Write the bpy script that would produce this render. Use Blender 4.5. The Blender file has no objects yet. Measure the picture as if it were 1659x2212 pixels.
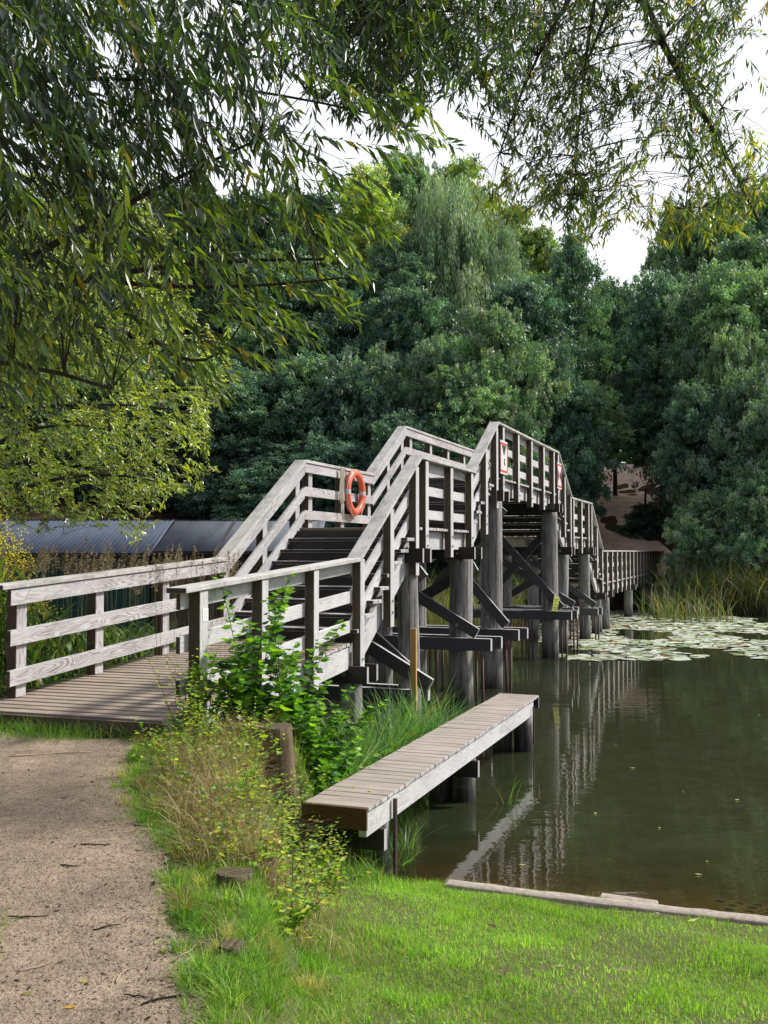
import bpy, bmesh, math, random
import numpy as np
from mathutils import Vector, Matrix, noise as mnoise
random.seed(7); rng = np.random.default_rng(7)
sc = bpy.context.scene
COL = sc.collection
R = math.radians
H = 2.74                      # eye height above the water (water level is z = 0)
FPX, CX, CY, Y0 = 2150.0, 829.5, 1106.0, 1190.0
PITCH = math.atan((Y0-CY)/FPX)
def ray(x, y):
    a = (x-CX)/FPX; b = -(y-CY)/FPX
    return (a, math.cos(PITCH)-b*math.sin(PITCH), math.sin(PITCH)+b*math.cos(PITCH))
def atD(x, y, D):             # surveying helper: a point of the place from the photograph at ground distance D
    r = ray(x, y); t = D/r[1]
    return Vector((r[0]*t, D, H+r[2]*t))
def proj(X, Y, Z):
    Z = Z-H; d = Y*math.cos(PITCH)+Z*math.sin(PITCH); u = -Y*math.sin(PITCH)+Z*math.cos(PITCH)
    return CX+FPX*X/d, CY-FPX*u/d

# ------------------------------------------------------------------ helpers
def tag(o, label=None, cat=None, group=None, kind=None):
    if label: o['label'] = label
    if cat: o['category'] = cat
    if group: o['group'] = group
    if kind: o['kind'] = kind
    return o
def empty(name, loc=(0,0,0), rz=0, label=None, cat=None, group=None):
    o = bpy.data.objects.new(name, None); COL.objects.link(o)
    o.location = loc; o.rotation_euler = (0,0,rz); o.empty_display_size = .1
    return tag(o, label, cat, group)
def link(name, me, parent=None, loc=None, mats=None):
    o = bpy.data.objects.new(name, me); COL.objects.link(o)
    if mats:
        for m in mats: me.materials.append(m)
    if loc is not None: o.location = loc
    if parent is not None: o.parent = parent
    return o
def copy_tree(o, parent=None):
    c = o.copy(); COL.objects.link(c); c.parent = parent
    for ch in [q for q in bpy.data.objects if q.parent == o]: copy_tree(ch, c)
    return c

def mesh_np(name, V, F, col=None, smooth=False):
    V = np.asarray(V, dtype=np.float32); F = np.asarray(F, dtype=np.int32)
    me = bpy.data.meshes.new(name); n, k = F.shape
    me.vertices.add(len(V)); me.vertices.foreach_set('co', V.ravel())
    me.loops.add(n*k); me.loops.foreach_set('vertex_index', F.ravel())
    me.polygons.add(n); me.polygons.foreach_set('loop_start', np.arange(0, n*k, k, dtype=np.int32))
    me.polygons.foreach_set('loop_total', np.full(n, k, dtype=np.int32))
    if smooth: me.polygons.foreach_set('use_smooth', np.ones(n, dtype=bool))
    if col is not None:
        a = me.color_attributes.new('Col', 'FLOAT_COLOR', 'POINT')
        c = np.ones((len(V), 4), dtype=np.float32); c[:, :3] = col
        a.data.foreach_set('color', c.ravel())
    me.update(calc_edges=True); me.validate()
    return me

class MB:
    """collects boards, beams and tubes with grain-aligned UVs into one mesh"""
    def __init__(s): s.v=[]; s.f=[]; s.uv=[]; s.m=[]
    def quad(s, idx, uv, m): s.f.append(tuple(idx)); s.uv.append(uv); s.m.append(m)
    def hexa(s, A, B, ma=0, mside=None, mend=None):
        # A, B: four corners each (start section, end section), ordered around; ma top.. materials per long face
        i = len(s.v); s.v += [tuple(p) for p in A]+[tuple(p) for p in B]
        A=[Vector(p) for p in A]; B=[Vector(p) for p in B]
        L = ((B[0]-A[0]).length+(B[2]-A[2]).length)/2
        ro, rv = random.uniform(0,40), random.uniform(0,40)
        for k in range(4):
            k2=(k+1)%4; w=(A[k2]-A[k]).length; o=rv+k*3.1
            mm = ma if mside is None else mside[k]
            s.quad((i+k,i+4+k,i+4+k2,i+k2), [(ro,o),(ro+L,o),(ro+L,o+w),(ro,o+w)], mm)
        w=(A[1]-A[0]).length; h=(A[2]-A[1]).length
        me = ma if mend is None else mend
        s.quad((i,i+1,i+2,i+3), [(ro,rv),(ro+w*.15,rv),(ro+w*.15,rv+h),(ro,rv+h)], me)
        s.quad((i+7,i+6,i+5,i+4), [(ro,rv),(ro,rv+h),(ro+w*.15,rv+h),(ro+w*.15,rv)], me)
    def beam(s, p0, p1, w, h, up=(0,0,1), **k):
        # w across, h along up; corners start at (-side,-up) going (+side,-up),(+side,+up),(-side,+up)
        p0=Vector(p0); p1=Vector(p1); d=(p1-p0).normalized(); up=Vector(up)
        side=d.cross(up)
        if side.length<1e-4: side=d.cross(Vector((1,0,0)))
        side.normalize(); up2=side.cross(d).normalized()
        def sec(p): return [p-side*w/2-up2*h/2, p+side*w/2-up2*h/2, p+side*w/2+up2*h/2, p-side*w/2+up2*h/2]
        s.hexa(sec(p0), sec(p1), **k)
    def tube(s, pts, rad, n=6, m=0, cap=True, vs=1.0):
        pts=[Vector(p) for p in pts]; rings=[]
        if not hasattr(rad,'__len__'): rad=[rad]*len(pts)
        ref=Vector((.3,.9,.2)); L=0; o=random.uniform(0,20); us=[]
        for j,p in enumerate(pts):
            a=pts[max(j-1,0)]; b=pts[min(j+1,len(pts)-1)]; t=(b-a)
            t=t.normalized() if t.length>1e-9 else Vector((0,0,1))
            x=t.cross(ref)
            if x.length<.1: x=t.cross(Vector((1,0,0)))
            x.normalize(); y=t.cross(x)
            i=len(s.v); rings.append(i)
            if j: L+=(p-pts[j-1]).length
            us.append(L)
            for q in range(n):
                an=2*math.pi*q/n; s.v.append(tuple(p+x*math.cos(an)*rad[j]+y*math.sin(an)*rad[j]))
        for j in range(len(pts)-1):
            for q in range(n):
                q2=(q+1)%n; v0=q/n*6.28*rad[j]; v1=(q+1)/n*6.28*rad[j]
                s.quad((rings[j]+q,rings[j]+q2,rings[j+1]+q2,rings[j+1]+q), [(us[j]+o,v0),(us[j]+o,v1),(us[j+1]+o,v1),(us[j+1]+o,v0)], m)
        if cap:
            for rr,rev in ((rings[0],True),(rings[-1],False)):
                idx=[rr+q for q in range(n)]; 
                if rev: idx=idx[::-1]
                s.quad(idx, [(o+math.cos(6.28*q/n)*.1,math.sin(6.28*q/n)*.1) for q in range(n)], m)
    def build(s, name, mats, parent=None, smooth=False, bevel=0, origin=None):
        me=bpy.data.meshes.new(name)
        V=s.v
        if origin is not None:
            V=[(x-origin[0],y-origin[1],z-origin[2]) for x,y,z in V]
        me.from_pydata(V,[],s.f)
        ul=me.uv_layers.new(name='UVMap')
        flat=[c for f in s.uv for p in f for c in p]
        ul.data.foreach_set('uv', flat)
        if not isinstance(mats,(list,tuple)): mats=[mats]
        for m in mats: me.materials.append(m)
        me.polygons.foreach_set('material_index', s.m)
        if smooth: me.polygons.foreach_set('use_smooth', [True]*len(s.f))
        me.update(); 
        bm=bmesh.new(); bm.from_mesh(me); bmesh.ops.recalc_face_normals(bm, faces=bm.faces)
        if bevel:
            ed=[e for e in bm.edges if e.is_manifold and e.calc_face_angle(0)>.6]
            bmesh.ops.bevel(bm, geom=ed, offset=bevel, segments=1, affect='EDGES', profile=.5)
        bm.to_mesh(me); bm.free()
        o=link(name, me, parent)
        if origin is not None: o.location=origin
        return o

# ------------------------------------------------------------------ materials
def newmat(name):
    m=bpy.data.materials.new(name); m.use_nodes=True; nt=m.node_tree
    for n in list(nt.nodes): nt.nodes.remove(n)
    out=nt.nodes.new('ShaderNodeOutputMaterial'); return m, nt, out
class NT:
    def __init__(s, nt): s.nt=nt
    def n(s, t, **k):
        nd=s.nt.nodes.new(t)
        for a,b in k.items():
            if a.startswith('i_'):
                key=a[2:]; key=int(key) if key.isdigit() else key.replace('_',' ')
                s.set(nd.inputs[key], b)
            else: setattr(nd,a,b)
        return nd
    def set(s, inp, b):
        if isinstance(b, bpy.types.NodeSocket): s.nt.links.new(b, inp)
        else: inp.default_value=b
    def math(s, op, a, b=None, c=None, clamp=False):
        nd=s.nt.nodes.new('ShaderNodeMath'); nd.operation=op; nd.use_clamp=clamp
        s.set(nd.inputs[0],a)
        if b is not None: s.set(nd.inputs[1],b)
        if c is not None: s.set(nd.inputs[2],c)
        return nd.outputs[0]
    def mix(s, f, a, b, bt='MIX'):
        nd=s.nt.nodes.new('ShaderNodeMix'); nd.data_type='RGBA'; nd.blend_type=bt
        s.set(nd.inputs[0],f); s.set(nd.inputs[6],a); s.set(nd.inputs[7],b); return nd.outputs[2]
    def ramp(s, f, stops, interp='LINEAR'):
        nd=s.nt.nodes.new('ShaderNodeValToRGB'); s.set(nd.inputs[0],f); e=nd.color_ramp.elements; nd.color_ramp.interpolation=interp
        while len(e)<len(stops): e.new(.5)
        for i,(p,c) in enumerate(stops):
            e[i].position=p; e[i].color=c if hasattr(c,'__len__') else (c,c,c,1)
        return nd.outputs[0]
    def mapr(s, v, a, b, c=0., d=1.):
        nd=s.nt.nodes.new('ShaderNodeMapRange'); s.set(nd.inputs[0],v)
        for i,x in enumerate((a,b,c,d)): nd.inputs[i+1].default_value=x
        return nd.outputs[0]
    def noise(s, vec, scale=5, detail=3, rough=.5, dist=0, out=0):
        nd=s.nt.nodes.new('ShaderNodeTexNoise'); 
        if vec is not None: s.set(nd.inputs['Vector'],vec)
        nd.inputs['Scale'].default_value=scale; nd.inputs['Detail'].default_value=detail
        nd.inputs['Roughness'].default_value=rough; nd.inputs['Distortion'].default_value=dist
        return nd.outputs[out]
    def mapv(s, vec, scale=(1,1,1), loc=(0,0,0)):
        nd=s.nt.nodes.new('ShaderNodeMapping'); s.set(nd.inputs[0],vec); nd.inputs['Scale'].default_value=scale; nd.inputs['Location'].default_value=loc
        return nd.outputs[0]
def c4(c): return (c[0],c[1],c[2],1)

def wood(name, light, dark, ring=1.0, streak=.6, green=0.0, rough=.85, flute=False, bumps=.25, wet=False, coarse=0):
    m,nt,out=newmat(name); N=NT(nt)
    tc=N.n('ShaderNodeTexCoord'); uv=tc.outputs['UV']; pos=N.n('ShaderNodeNewGeometry').outputs['Position']
    # cathedral grain: contour lines of a stretched noise field
    fld=N.noise(N.mapv(uv,(1.3,7.5,1)),1,2,.45,.25)
    sep=N.n('ShaderNodeSeparateXYZ',i_0=uv)
    ph=N.math('ADD',N.math('MULTIPLY',fld,95.0),N.math('MULTIPLY',sep.outputs[1],150.0))
    rings=N.math('MULTIPLY_ADD',N.math('SINE',ph),.5,.5)
    rings=N.math('MULTIPLY',N.math('POWER',rings,1.6),N.mapr(N.noise(N.mapv(uv,(.9,3,1)),1,3,.5),.36,.62,.25,1.))
    fine=N.noise(N.mapv(uv,(5,170,1)),1,4,.65)
    patch=N.noise(N.mapv(uv,(1.2,4,1)),1,4,.6)
    blot=N.noise(pos,1.3,5,.65)
    kn=N.n('ShaderNodeTexVoronoi',feature='F1'); N.set(kn.inputs['Vector'],N.mapv(uv,(2.2,6.5,1))); kn.inputs['Scale'].default_value=1
    knot=N.math('SUBTRACT',1.0,N.mapr(kn.outputs['Distance'],.03,.11))
    dk=N.math('ADD',N.math('MULTIPLY',rings,.5*ring),N.math('MULTIPLY',N.mapr(fine,.35,.75),.55*streak))
    dk=N.math('ADD',dk,N.math('MULTIPLY',N.mapr(patch,.48,.75),.45))
    dk=N.math('ADD',dk,N.math('MULTIPLY',knot,.5*min(ring,1)),clamp=True)
    col=N.mix(dk,c4(light),c4(dark))
    col=N.mix(N.mapr(blot,.3,.75,.0,.45),col,c4([x*.62 for x in light]),'MIX')
    if coarse:
        cs=N.noise(N.mapv(uv,(1.1,22,1)),1,5,.65,.3); col=N.mix(N.mapr(cs,.52,.60,0,coarse),col,c4([x*.5 for x in dark])); cs2=N.noise(N.mapv(uv,(2.5,9,1)),1,4,.6); col=N.mix(N.mapr(cs2,.35,.7,0,.55),col,c4([x*.45 for x in light])); fine=N.math('ADD',fine,N.mapr(cs,.5,.6,0,3.))
    if green: col=N.mix(N.math('MULTIPLY',N.mapr(N.noise(pos,3.5,5,.7),.45,.7),green),col,(.085,.095,.045,1))
    hgt=N.math('ADD',N.math('MULTIPLY',fine,-.6),N.math('MULTIPLY',rings,-.35))
    if flute:
        fl=N.math('SINE',N.math('MULTIPLY',sep.outputs[1],440.0))
        col=N.mix(N.mapr(fl,-1,.2,.55,0.),col,c4([x*.35 for x in dark])); hgt=N.math('ADD',hgt,N.math('MULTIPLY',fl,1.2))
    if wet:
        z=N.n('ShaderNodeSeparateXYZ',i_0=pos).outputs[2]
        wf=N.mapr(N.math('ADD',z,N.math('MULTIPLY',N.noise(N.mapv(pos,(9,9,1.2)),1,3,.6),-.75)),-.35,.15,.93,0.)
        col=N.mix(wf,col,(.018,.015,.012,1))
    bp=N.n('ShaderNodeBump',i_Strength=bumps,i_Distance=.004,i_Height=hgt)
    b=N.n('ShaderNodeBsdfPrincipled',i_Base_Color=col,i_Roughness=rough,i_Normal=bp.outputs[0]); b.inputs['Specular IOR Level'].default_value=.25
    nt.links.new(b.outputs[0],out.inputs[0]); return m
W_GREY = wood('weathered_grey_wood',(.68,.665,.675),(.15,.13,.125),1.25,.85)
W_PALE = wood('bleached_and_lit_wood',(.76,.75,.755),(.23,.215,.21),.75,.8)
W_CAP  = wood('handrail_wood',(.72,.70,.685),(.21,.185,.165),.6,1.1,green=.45)
W_DARK = wood('shaded_brown_wood',(.145,.115,.08),(.03,.024,.016),.6,.7)  # brown puts the shade of unlit post faces and board ends into colour
W_BLACK= wood('shade_dark_wood',(.062,.056,.052),(.018,.017,.017),.3,.6)  # near-black colour carries the shade on risers and tread fronts
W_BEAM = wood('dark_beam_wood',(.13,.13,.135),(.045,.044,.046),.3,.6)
W_DECK = wood('decking_wood',(.46,.375,.31),(.17,.125,.10),.25,1.0,green=.35)
W_JET  = wood('jetty_plank_wood',(.47,.41,.36),(.16,.12,.105),.25,1.0,green=.15)
W_FLUTE= wood('fluted_brown_board',(.16,.085,.045),(.05,.026,.014),.3,.7,flute=True)
W_PILE = wood('log_pile_wood',(.54,.52,.51),(.13,.12,.115),.2,1.2,green=.35,bumps=.9,wet=True,coarse=.85)
W_NEW  = wood('fresh_timber',(.62,.36,.15),(.40,.21,.08),.4,.5)
W_STUMP= wood('old_stump_wood',(.27,.19,.13),(.05,.033,.02),.3,1.4,green=.4,bumps=1.0,coarse=.8)
W_BARK = wood('bark',(.13,.115,.095),(.035,.03,.024),.2,1.3,green=.3,bumps=1.0)

def simple(name,c,rough=.5,metal=0,spec=.5,noise_amt=0,c2=None,ns=8):
    m,nt,out=newmat(name); N=NT(nt); col=c4(c)
    if noise_amt:
        pos=N.n('ShaderNodeNewGeometry').outputs['Position']
        col=N.mix(N.mapr(N.noise(pos,ns,5,.65),.35,.7,0.,noise_amt),c4(c),c4(c2 or [x*.5 for x in c]))
    b=N.n('ShaderNodeBsdfPrincipled',i_Base_Color=col,i_Roughness=rough,i_Metallic=metal); b.inputs['Specular IOR Level'].default_value=spec
    nt.links.new(b.outputs[0],out.inputs[0]); return m
M_BOLT=simple('galvanised_steel',(.45,.46,.47),.4,.8)
M_ORANGE=simple('orange_plastic',(.78,.125,.06),.45,noise_amt=.5,c2=(.85,.30,.20),ns=6)
M_TAPE=simple('silver_reflective_tape',(.62,.62,.62),.3)
M_ROPE=simple('pale_rope',(.55,.52,.40),.9)
M_PURPLE=simple('dark_cord',(.16,.03,.08),.8)
M_WHITE=simple('white_enamel',(.82,.82,.80),.35)
M_RED=simple('red_enamel',(.72,.06,.05),.4)
M_BLACKP=simple('black_paint',(.02,.02,.025),.5)
M_YELLOW=simple('yellow_laminated_sheet',(.88,.90,.18),.4)
M_INK=simple('grey_green_print',(.30,.38,.16),.6)
M_GREYINK=simple('faded_grey_print',(.52,.54,.58),.6)
M_ROD=simple('rusty_rod',(.07,.05,.05),.7,noise_amt=.6,c2=(.18,.07,.04))
M_CONC=simple('old_concrete',(.42,.36,.31),.95,spec=.2,noise_amt=.8,c2=(.20,.17,.14),ns=22)
M_STONE=simple('pale_stone',(.6,.58,.53),.8)
M_TWIG=simple('twig_bark',(.05,.04,.03),.9,spec=.2)
M_TWIG2=simple('dry_pale_twig',(.42,.33,.22),.9,spec=.2)

def leafmat(name, transl=.45, gloss=.25, rough=.35, tint=1.0, vary=False):
    m,nt,out=newmat(name); N=NT(nt)
    a=N.n('ShaderNodeAttribute',attribute_name='Col').outputs['Color']
    if vary:
        rnd=N.n('ShaderNodeObjectInfo').outputs['Random']; r2=N.math('FRACT',N.math('MULTIPLY',rnd,7.31))
        a=N.mix(1.0,a,N.ramp(rnd,[(0,(.72,.82,.88,1)),(.35,(.98,1.0,1.04,1)),(.7,(1.15,1.12,1.0,1)),(1,(1.42,1.36,1.2,1))]),'MULTIPLY')
        a=N.mix(N.mapr(r2,0,1,0,.15),a,N.mix(1.0,a,(1.25,1.12,.62,1),'MULTIPLY'))
    d=N.n('ShaderNodeBsdfPrincipled',i_Base_Color=a,i_Roughness=rough); d.inputs['Specular IOR Level'].default_value=gloss*2
    tcol=N.mix(1.0,a,(1.5*tint,1.75*tint,.45*tint,1),'MULTIPLY')
    t=N.n('ShaderNodeBsdfTranslucent',i_Color=tcol)
    mx=N.n('ShaderNodeMixShader',i_0=transl); nt.links.new(d.outputs[0],mx.inputs[1]); nt.links.new(t.outputs[0],mx.inputs[2])
    nt.links.new(mx.outputs[0],out.inputs[0]); return m
M_LEAF=leafmat('willow_leaf',.36,.42,.30)
M_LEAFB=leafmat('broad_leaf',.45,.3,.35)
M_GRASS=leafmat('grass_blade',.45,.18,.5)
M_CROWN=leafmat('forest_leaf',.25,.25,.5,vary=True)
M_REED=leafmat('reed_blade',.35,.25,.45)
M_DRY=leafmat('dry_plume',.25,.05,.9,.8)
M_PAD=leafmat('lily_pad',.0,.5,.35)

# ------------------------------------------------------------------ terrain
def sstep(a,b,x):
    t=np.clip((x-a)/(b-a),0,1); return t*t*(3-2*t)
PEY=np.array([-5,2.5,3.4,4.5,5.3,6.6,8.4,20]); PEX=np.array([-.2,-.45,-.60,-.92,-1.15,-1.70,-2.05,-2.3])
SEY=np.array([-5,3.4,3.9,4.7,6.5,8.2,8.7,9.0,12]); SEX=np.array([.1,-.48,-.50,-.62,-.95,-1.15,-.86,-.95,-1.6])
def pathedge(Y): return np.interp(Y,PEY,PEX)
def palis(Y): return np.interp(Y,SEY,SEX)
def wob(X,Y,f,a): return a*(np.sin(X*f*1.3+1.7*np.sin(Y*f*.7))+np.sin(Y*f*1.1+2.1*np.sin(X*f*.9)+1.3))*.5
def shore_d(X,Y): return (X-.58)*-.34+(Y-7.97)*-.94
def terrain(X,Y):
    X=np.asarray(X,float); Y=np.asarray(Y,float)
    d=shore_d(X,Y)
    lawn=np.where(d>0,.10+.2*d, .10-.19*sstep(0,.12,-d)+.13*np.minimum(d+.12,0)-.06*np.minimum(d+1.2,0)**2)
    lawn=np.minimum(lawn,1.15+.0*d)+np.where(d>0,wob(X,Y,3.1,.025),0)
    left=sstep(-2.2,-3.4,X) if False else np.clip((-2.2-X)/1.2,0,1)
    e1=X-palis(Y)
    e2=Y-(8.9+.12*(-2-X))
    pl=1.14-1.25*sstep(0,.55,e1)
    far=1.14-(1.5*sstep(0.,1.6,e2))*(1-left)-(1.05*sstep(0.,3.0,e2)+.45*sstep(4,9,e2))*left
    plat=np.minimum(pl,far)-.4*np.clip(e1-.5,0,10)-.15*np.clip(e2-9,0,20)
    plat=plat+wob(X,Y,4.7,.012)
    z=np.maximum(lawn,plat)
    # far banks
    yf=46+3*np.sin(X*.13+.6)+np.where(X<2,np.clip((2-X)*-.35,-9,0),0)+np.clip((X-18)*-.5,-14,0)
    h=Y-yf
    hill=-.4+1.0*sstep(-1.5,1.0,h)+.29*np.clip(h-1,0,29)+.05*np.clip(h-30,0,60)
    hill=hill+np.where(h>1,wob(X,Y,.5,.35),0)
    xl=-15-.05*Y; wl=np.clip((xl-X),-5,60); bankl=np.where(Y>16,-.4+.7*sstep(-3,1,wl)+.1*np.clip(wl,0,60),-9)
    xr=46; wr=X-xr; bankr=-.6+.9*sstep(-4,1,wr)+.1*np.clip(wr,0,60)
    z=np.maximum.reduce([z,hill,bankl,np.where(Y>-2,bankr,-9)])
    return np.maximum(z,-1.6)
def tz(x,y): return float(terrain(np.array([x]),np.array([y]))[0])
def axis(parts):
    out=[]
    for a,b,s in parts: out+=list(np.arange(a,b,s))
    out.append(parts[-1][1]); return np.array(sorted(set(np.round(out,4))))
xs=axis([(-900,-100,100),(-100,-20,5),(-20,-6,1),(-6,-3,.25),(-3,5,.09),(5,12,.5),(12,40,1.5),(40,100,6),(100,900,100)])
ys=axis([(-60,-5,5),(-5,2,.5),(2,9.6,.09),(9.6,16,.25),(16,40,1),(40,90,1.5),(90,200,10),(200,1200,100)])
def grid_mesh(name,xs,ys,zf,keep=None,col=None,dz=0):
    XX,YY=np.meshgrid(xs,ys); ZZ=zf(XX,YY)+dz
    V=np.stack([XX.ravel(),YY.ravel(),ZZ.ravel()],1); nx=len(xs); ny=len(ys)
    i,j=np.meshgrid(np.arange(nx-1),np.arange(ny-1)); a=(j*nx+i).ravel(); F=np.stack([a,a+1,a+1+nx,a+nx],1)
    if keep is not None:
        cx=V[F].mean(1); F=F[keep(cx[:,0],cx[:,1],cx[:,2])]
        used=np.unique(F); mp=np.full(len(V),-1); mp[used]=np.arange(len(used)); V=V[used]; F=mp[F]
    return mesh_np(name,V,F,col(V) if col else None,True)
# ground material: turf soil, sandy pond bed below the water, forest floor far off
m,nt,out=newmat('ground_soil'); N=NT(nt)
geo=N.n('ShaderNodeNewGeometry'); pos=geo.outputs['Position']; sp=N.n('ShaderNodeSeparateXYZ',i_0=pos)
n1=N.noise(pos,3,6,.65); n2=N.noise(pos,40,4,.7)
turf=N.mix(N.mapr(n1,.35,.7),(.06,.085,.025,1),(.115,.105,.045,1))
turf=N.mix(N.mapr(n2,.4,.7),turf,(.14,.15,.06,1))
forest=N.mix(N.mapr(N.noise(pos,.9,6,.7),.35,.7),(.06,.038,.022,1),(.11,.075,.045,1))
col=N.mix(N.mapr(sp.outputs[1],18,30),turf,forest)
sand=N.mix(N.mapr(N.noise(pos,2.2,5,.6),.35,.7),(.66,.44,.19,1),(.36,.24,.10,1))
col=N.mix(N.mapr(sp.outputs[2],-.06,.03,1.,0.),col,sand)
b=N.n('ShaderNodeBsdfPrincipled',i_Base_Color=col,i_Roughness=.95,i_Normal=N.n('ShaderNodeBump',i_Strength=.5,i_Distance=.03,i_Height=n2).outputs[0]); b.inputs['Specular IOR Level'].default_value=.1
nt.links.new(b.outputs[0],out.inputs[0]); M_GROUND=m
g=link('ground',grid_mesh('ground',xs,ys,terrain),mats=[M_GROUND]); tag(g,kind='structure')
# path
m,nt,out=newmat('trodden_sandy_earth'); N=NT(nt)
pos=N.n('ShaderNodeNewGeometry').outputs['Position']
n1=N.noise(pos,1.6,5,.6); n2=N.noise(pos,60,3,.8); n3=N.noise(N.mapv(pos,(1,1,1)),170,2,.7); n4=N.noise(pos,9,5,.7)
col=N.mix(N.mapr(n1,.35,.68),(.50,.385,.275,1),(.285,.22,.165,1))
col=N.mix(N.mapr(n4,.45,.7,0,.55),col,(.17,.125,.105,1))
col=N.mix(N.mapr(n2,.52,.68,0,.85),col,(.085,.062,.048,1))
col=N.mix(N.mapr(N.noise(pos,28,4,.75),.5,.7,0,.6),col,(.12,.09,.07,1))
col=N.mix(N.mapr(n3,.62,.75,0,.8),col,(.55,.47,.40,1))
hh=N.math('ADD',N.math('MULTIPLY',n2,1.),N.math('MULTIPLY',n4,1.5))
b=N.n('ShaderNodeBsdfPrincipled',i_Base_Color=col,i_Roughness=.95,i_Normal=N.n('ShaderNodeBump',i_Strength=1.0,i_Distance=.02,i_Height=hh).outputs[0]); b.inputs['Specular IOR Level'].default_value=.1
nt.links.new(b.outputs[0],out.inputs[0]); M_PATH=m
ny=260; nx=130; V=[]
for yy in np.concatenate([np.linspace(-2,2.4,12),np.linspace(2.5,9.1,ny)]):
    xe=float(pathedge(yy)+wob(np.array(0.),np.array(yy),3.3,.06)+.05*mnoise.noise(Vector((yy*9,1,2)))+.05*mnoise.noise(Vector((yy*27,4,2)))+.03*mnoise.noise(Vector((yy*80,4,2))))
    for tt in np.linspace(0,1,nx)**.7: V.append((-4.7+(xe+4.7)*tt,yy,0))
V=np.array(V); V[:,2]=terrain(V[:,0],V[:,1])+.006
k=len(V)//nx; ii,jj=np.meshgrid(np.arange(nx-1),np.arange(k-1)); q=(jj*nx+ii).ravel()
p=link('path',mesh_np('path',V,np.stack([q,q+1,q+1+nx,q+nx],1),None,True),mats=[M_PATH]); tag(p,kind='structure')
hp=link('hillside_path',grid_mesh('hillside_path',axis([(8,26,.5)]),axis([(50,80,.5)]),terrain,
   lambda x,y,z:np.abs(x-(14.2+.13*(y-50)+1.2*np.sin(y*.18)))<(1.5+.05*(y-50)),dz=.03),mats=[simple('hillside_earth',(.92,.68,.54),.95,spec=.1,noise_amt=.7,c2=(.5,.35,.26),ns=1.5)]); tag(hp,kind='structure')

# water
wxs=axis([(-60,-10,5),(-10,-2,1),(-2,6,.12),(6,14,.5),(14,70,4)]); wys=axis([(-12,4,1),(4,10,.12),(10,18,.5),(18,70,4)])
def wcol(V):
    d=-terrain(V[:,0],V[:,1]); k=1-np.exp(-np.clip(d-.03,0,5)*3.3); k=np.clip(k,0,1)
    return np.stack([k,k,k],1)
m,nt,out=newmat('pond_water'); N=NT(nt)
pos=N.n('ShaderNodeNewGeometry').outputs['Position']; att=N.n('ShaderNodeAttribute',attribute_name='Col').outputs['Fac']
r1=N.noise(N.mapv(pos,(.8,2.2,1)),1.6,3,.55); r2=N.noise(N.mapv(pos,(3,7,1)),1.5,2,.5)
bump=N.n('ShaderNodeBump',i_Strength=.10,i_Distance=.03,i_Height=N.math('ADD',r1,N.math('MULTIPLY',r2,.22)))
film=N.mapr(N.noise(N.mapv(pos,(1.5,1.5,1)),1.3,6,.7),.45,.75,0.,1.)
murk=N.mix(film,(.033,.042,.020,1),(.050,.061,.034,1))
dif=N.n('ShaderNodeBsdfDiffuse',i_Color=murk)
tr=N.n('ShaderNodeBsdfTransparent',i_Color=(.86,.76,.50,1))
ms=N.n('ShaderNodeMixShader',i_0=att); nt.links.new(tr.outputs[0],ms.inputs[1]); nt.links.new(dif.outputs[0],ms.inputs[2])
gl=N.n('ShaderNodeBsdfGlossy',i_Color=(1,1,1,1),i_Roughness=.02,i_Normal=bump.outputs[0])
fr=N.n('ShaderNodeFresnel',i_IOR=1.42,i_Normal=bump.outputs[0])
m2=N.n('ShaderNodeMixShader',i_0=N.math('MULTIPLY',fr.outputs[0],1.0,clamp=True)); nt.links.new(ms.outputs[0],m2.inputs[1]); nt.links.new(gl.outputs[0],m2.inputs[2])
nt.links.new(m2.outputs[0],out.inputs[0]); M_WATER=m
w=link('water',grid_mesh('water',wxs,wys,lambda x,y:np.zeros_like(x),col=wcol),mats=[M_WATER]); tag(w,kind='structure')

# ------------------------------------------------------------------ footbridge
AZ=R(20.5); U=Vector((math.sin(AZ),math.cos(AZ),0)); NN=Vector((math.cos(AZ),-math.sin(AZ),0)); UP=Vector((0,0,1))
def bp(s,o,z): return U*s+NN*o+UP*z
RO, LI = -4.81, -6.78                 # outer edge of the near cap rail, inner edge of the far one
KN=[(12.02,1.55),(14.55,3.11),(17.60,3.11),(19.48,4.24),(26.02,4.24),(28.0,3.15),(31.6,3.15),(34.0,1.66),(64.0,1.64)]  # s, deck height
AZ2=R(18.0); U2=Vector((math.sin(AZ2),math.cos(AZ2),0)); N2=Vector((math.cos(AZ2),-math.sin(AZ2),0))
R1=bp(12.02,RO,0); L1=bp(12.02,LI,0); RL=4.42
R0=R1-U2*RL; L0=L1-U2*RL
def rampz(t): return 1.32+(1.55-1.32)*t/RL     # t measured from the ramp's start
BR=empty('footbridge',bp(12,-5.8,0),0,'weathered grey timber footbridge climbing over the pond in stair flights','footbridge')
def bb(mb,name,mats,**k):
    o=mb.build(name,mats,None,origin=tuple(BR.location),**k); o.location=(0,0,0); o.parent=BR; return o
RAIL=1.10; CW=.20; CT=.048; PW=.115; PD=.15; BT=.045; BH=.15
BZ=(CT+.003,.435,.815)                 # tops of the three boards measured down from the cap top
def side_pts(side, off):               # plan points for a line at offset off inward(+)/outward(-) from outer cap edge on that side
    sg=-1 if side=='R' else 1          # towards the outside of the bridge -> which way is 'outer'
    return sg
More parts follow.
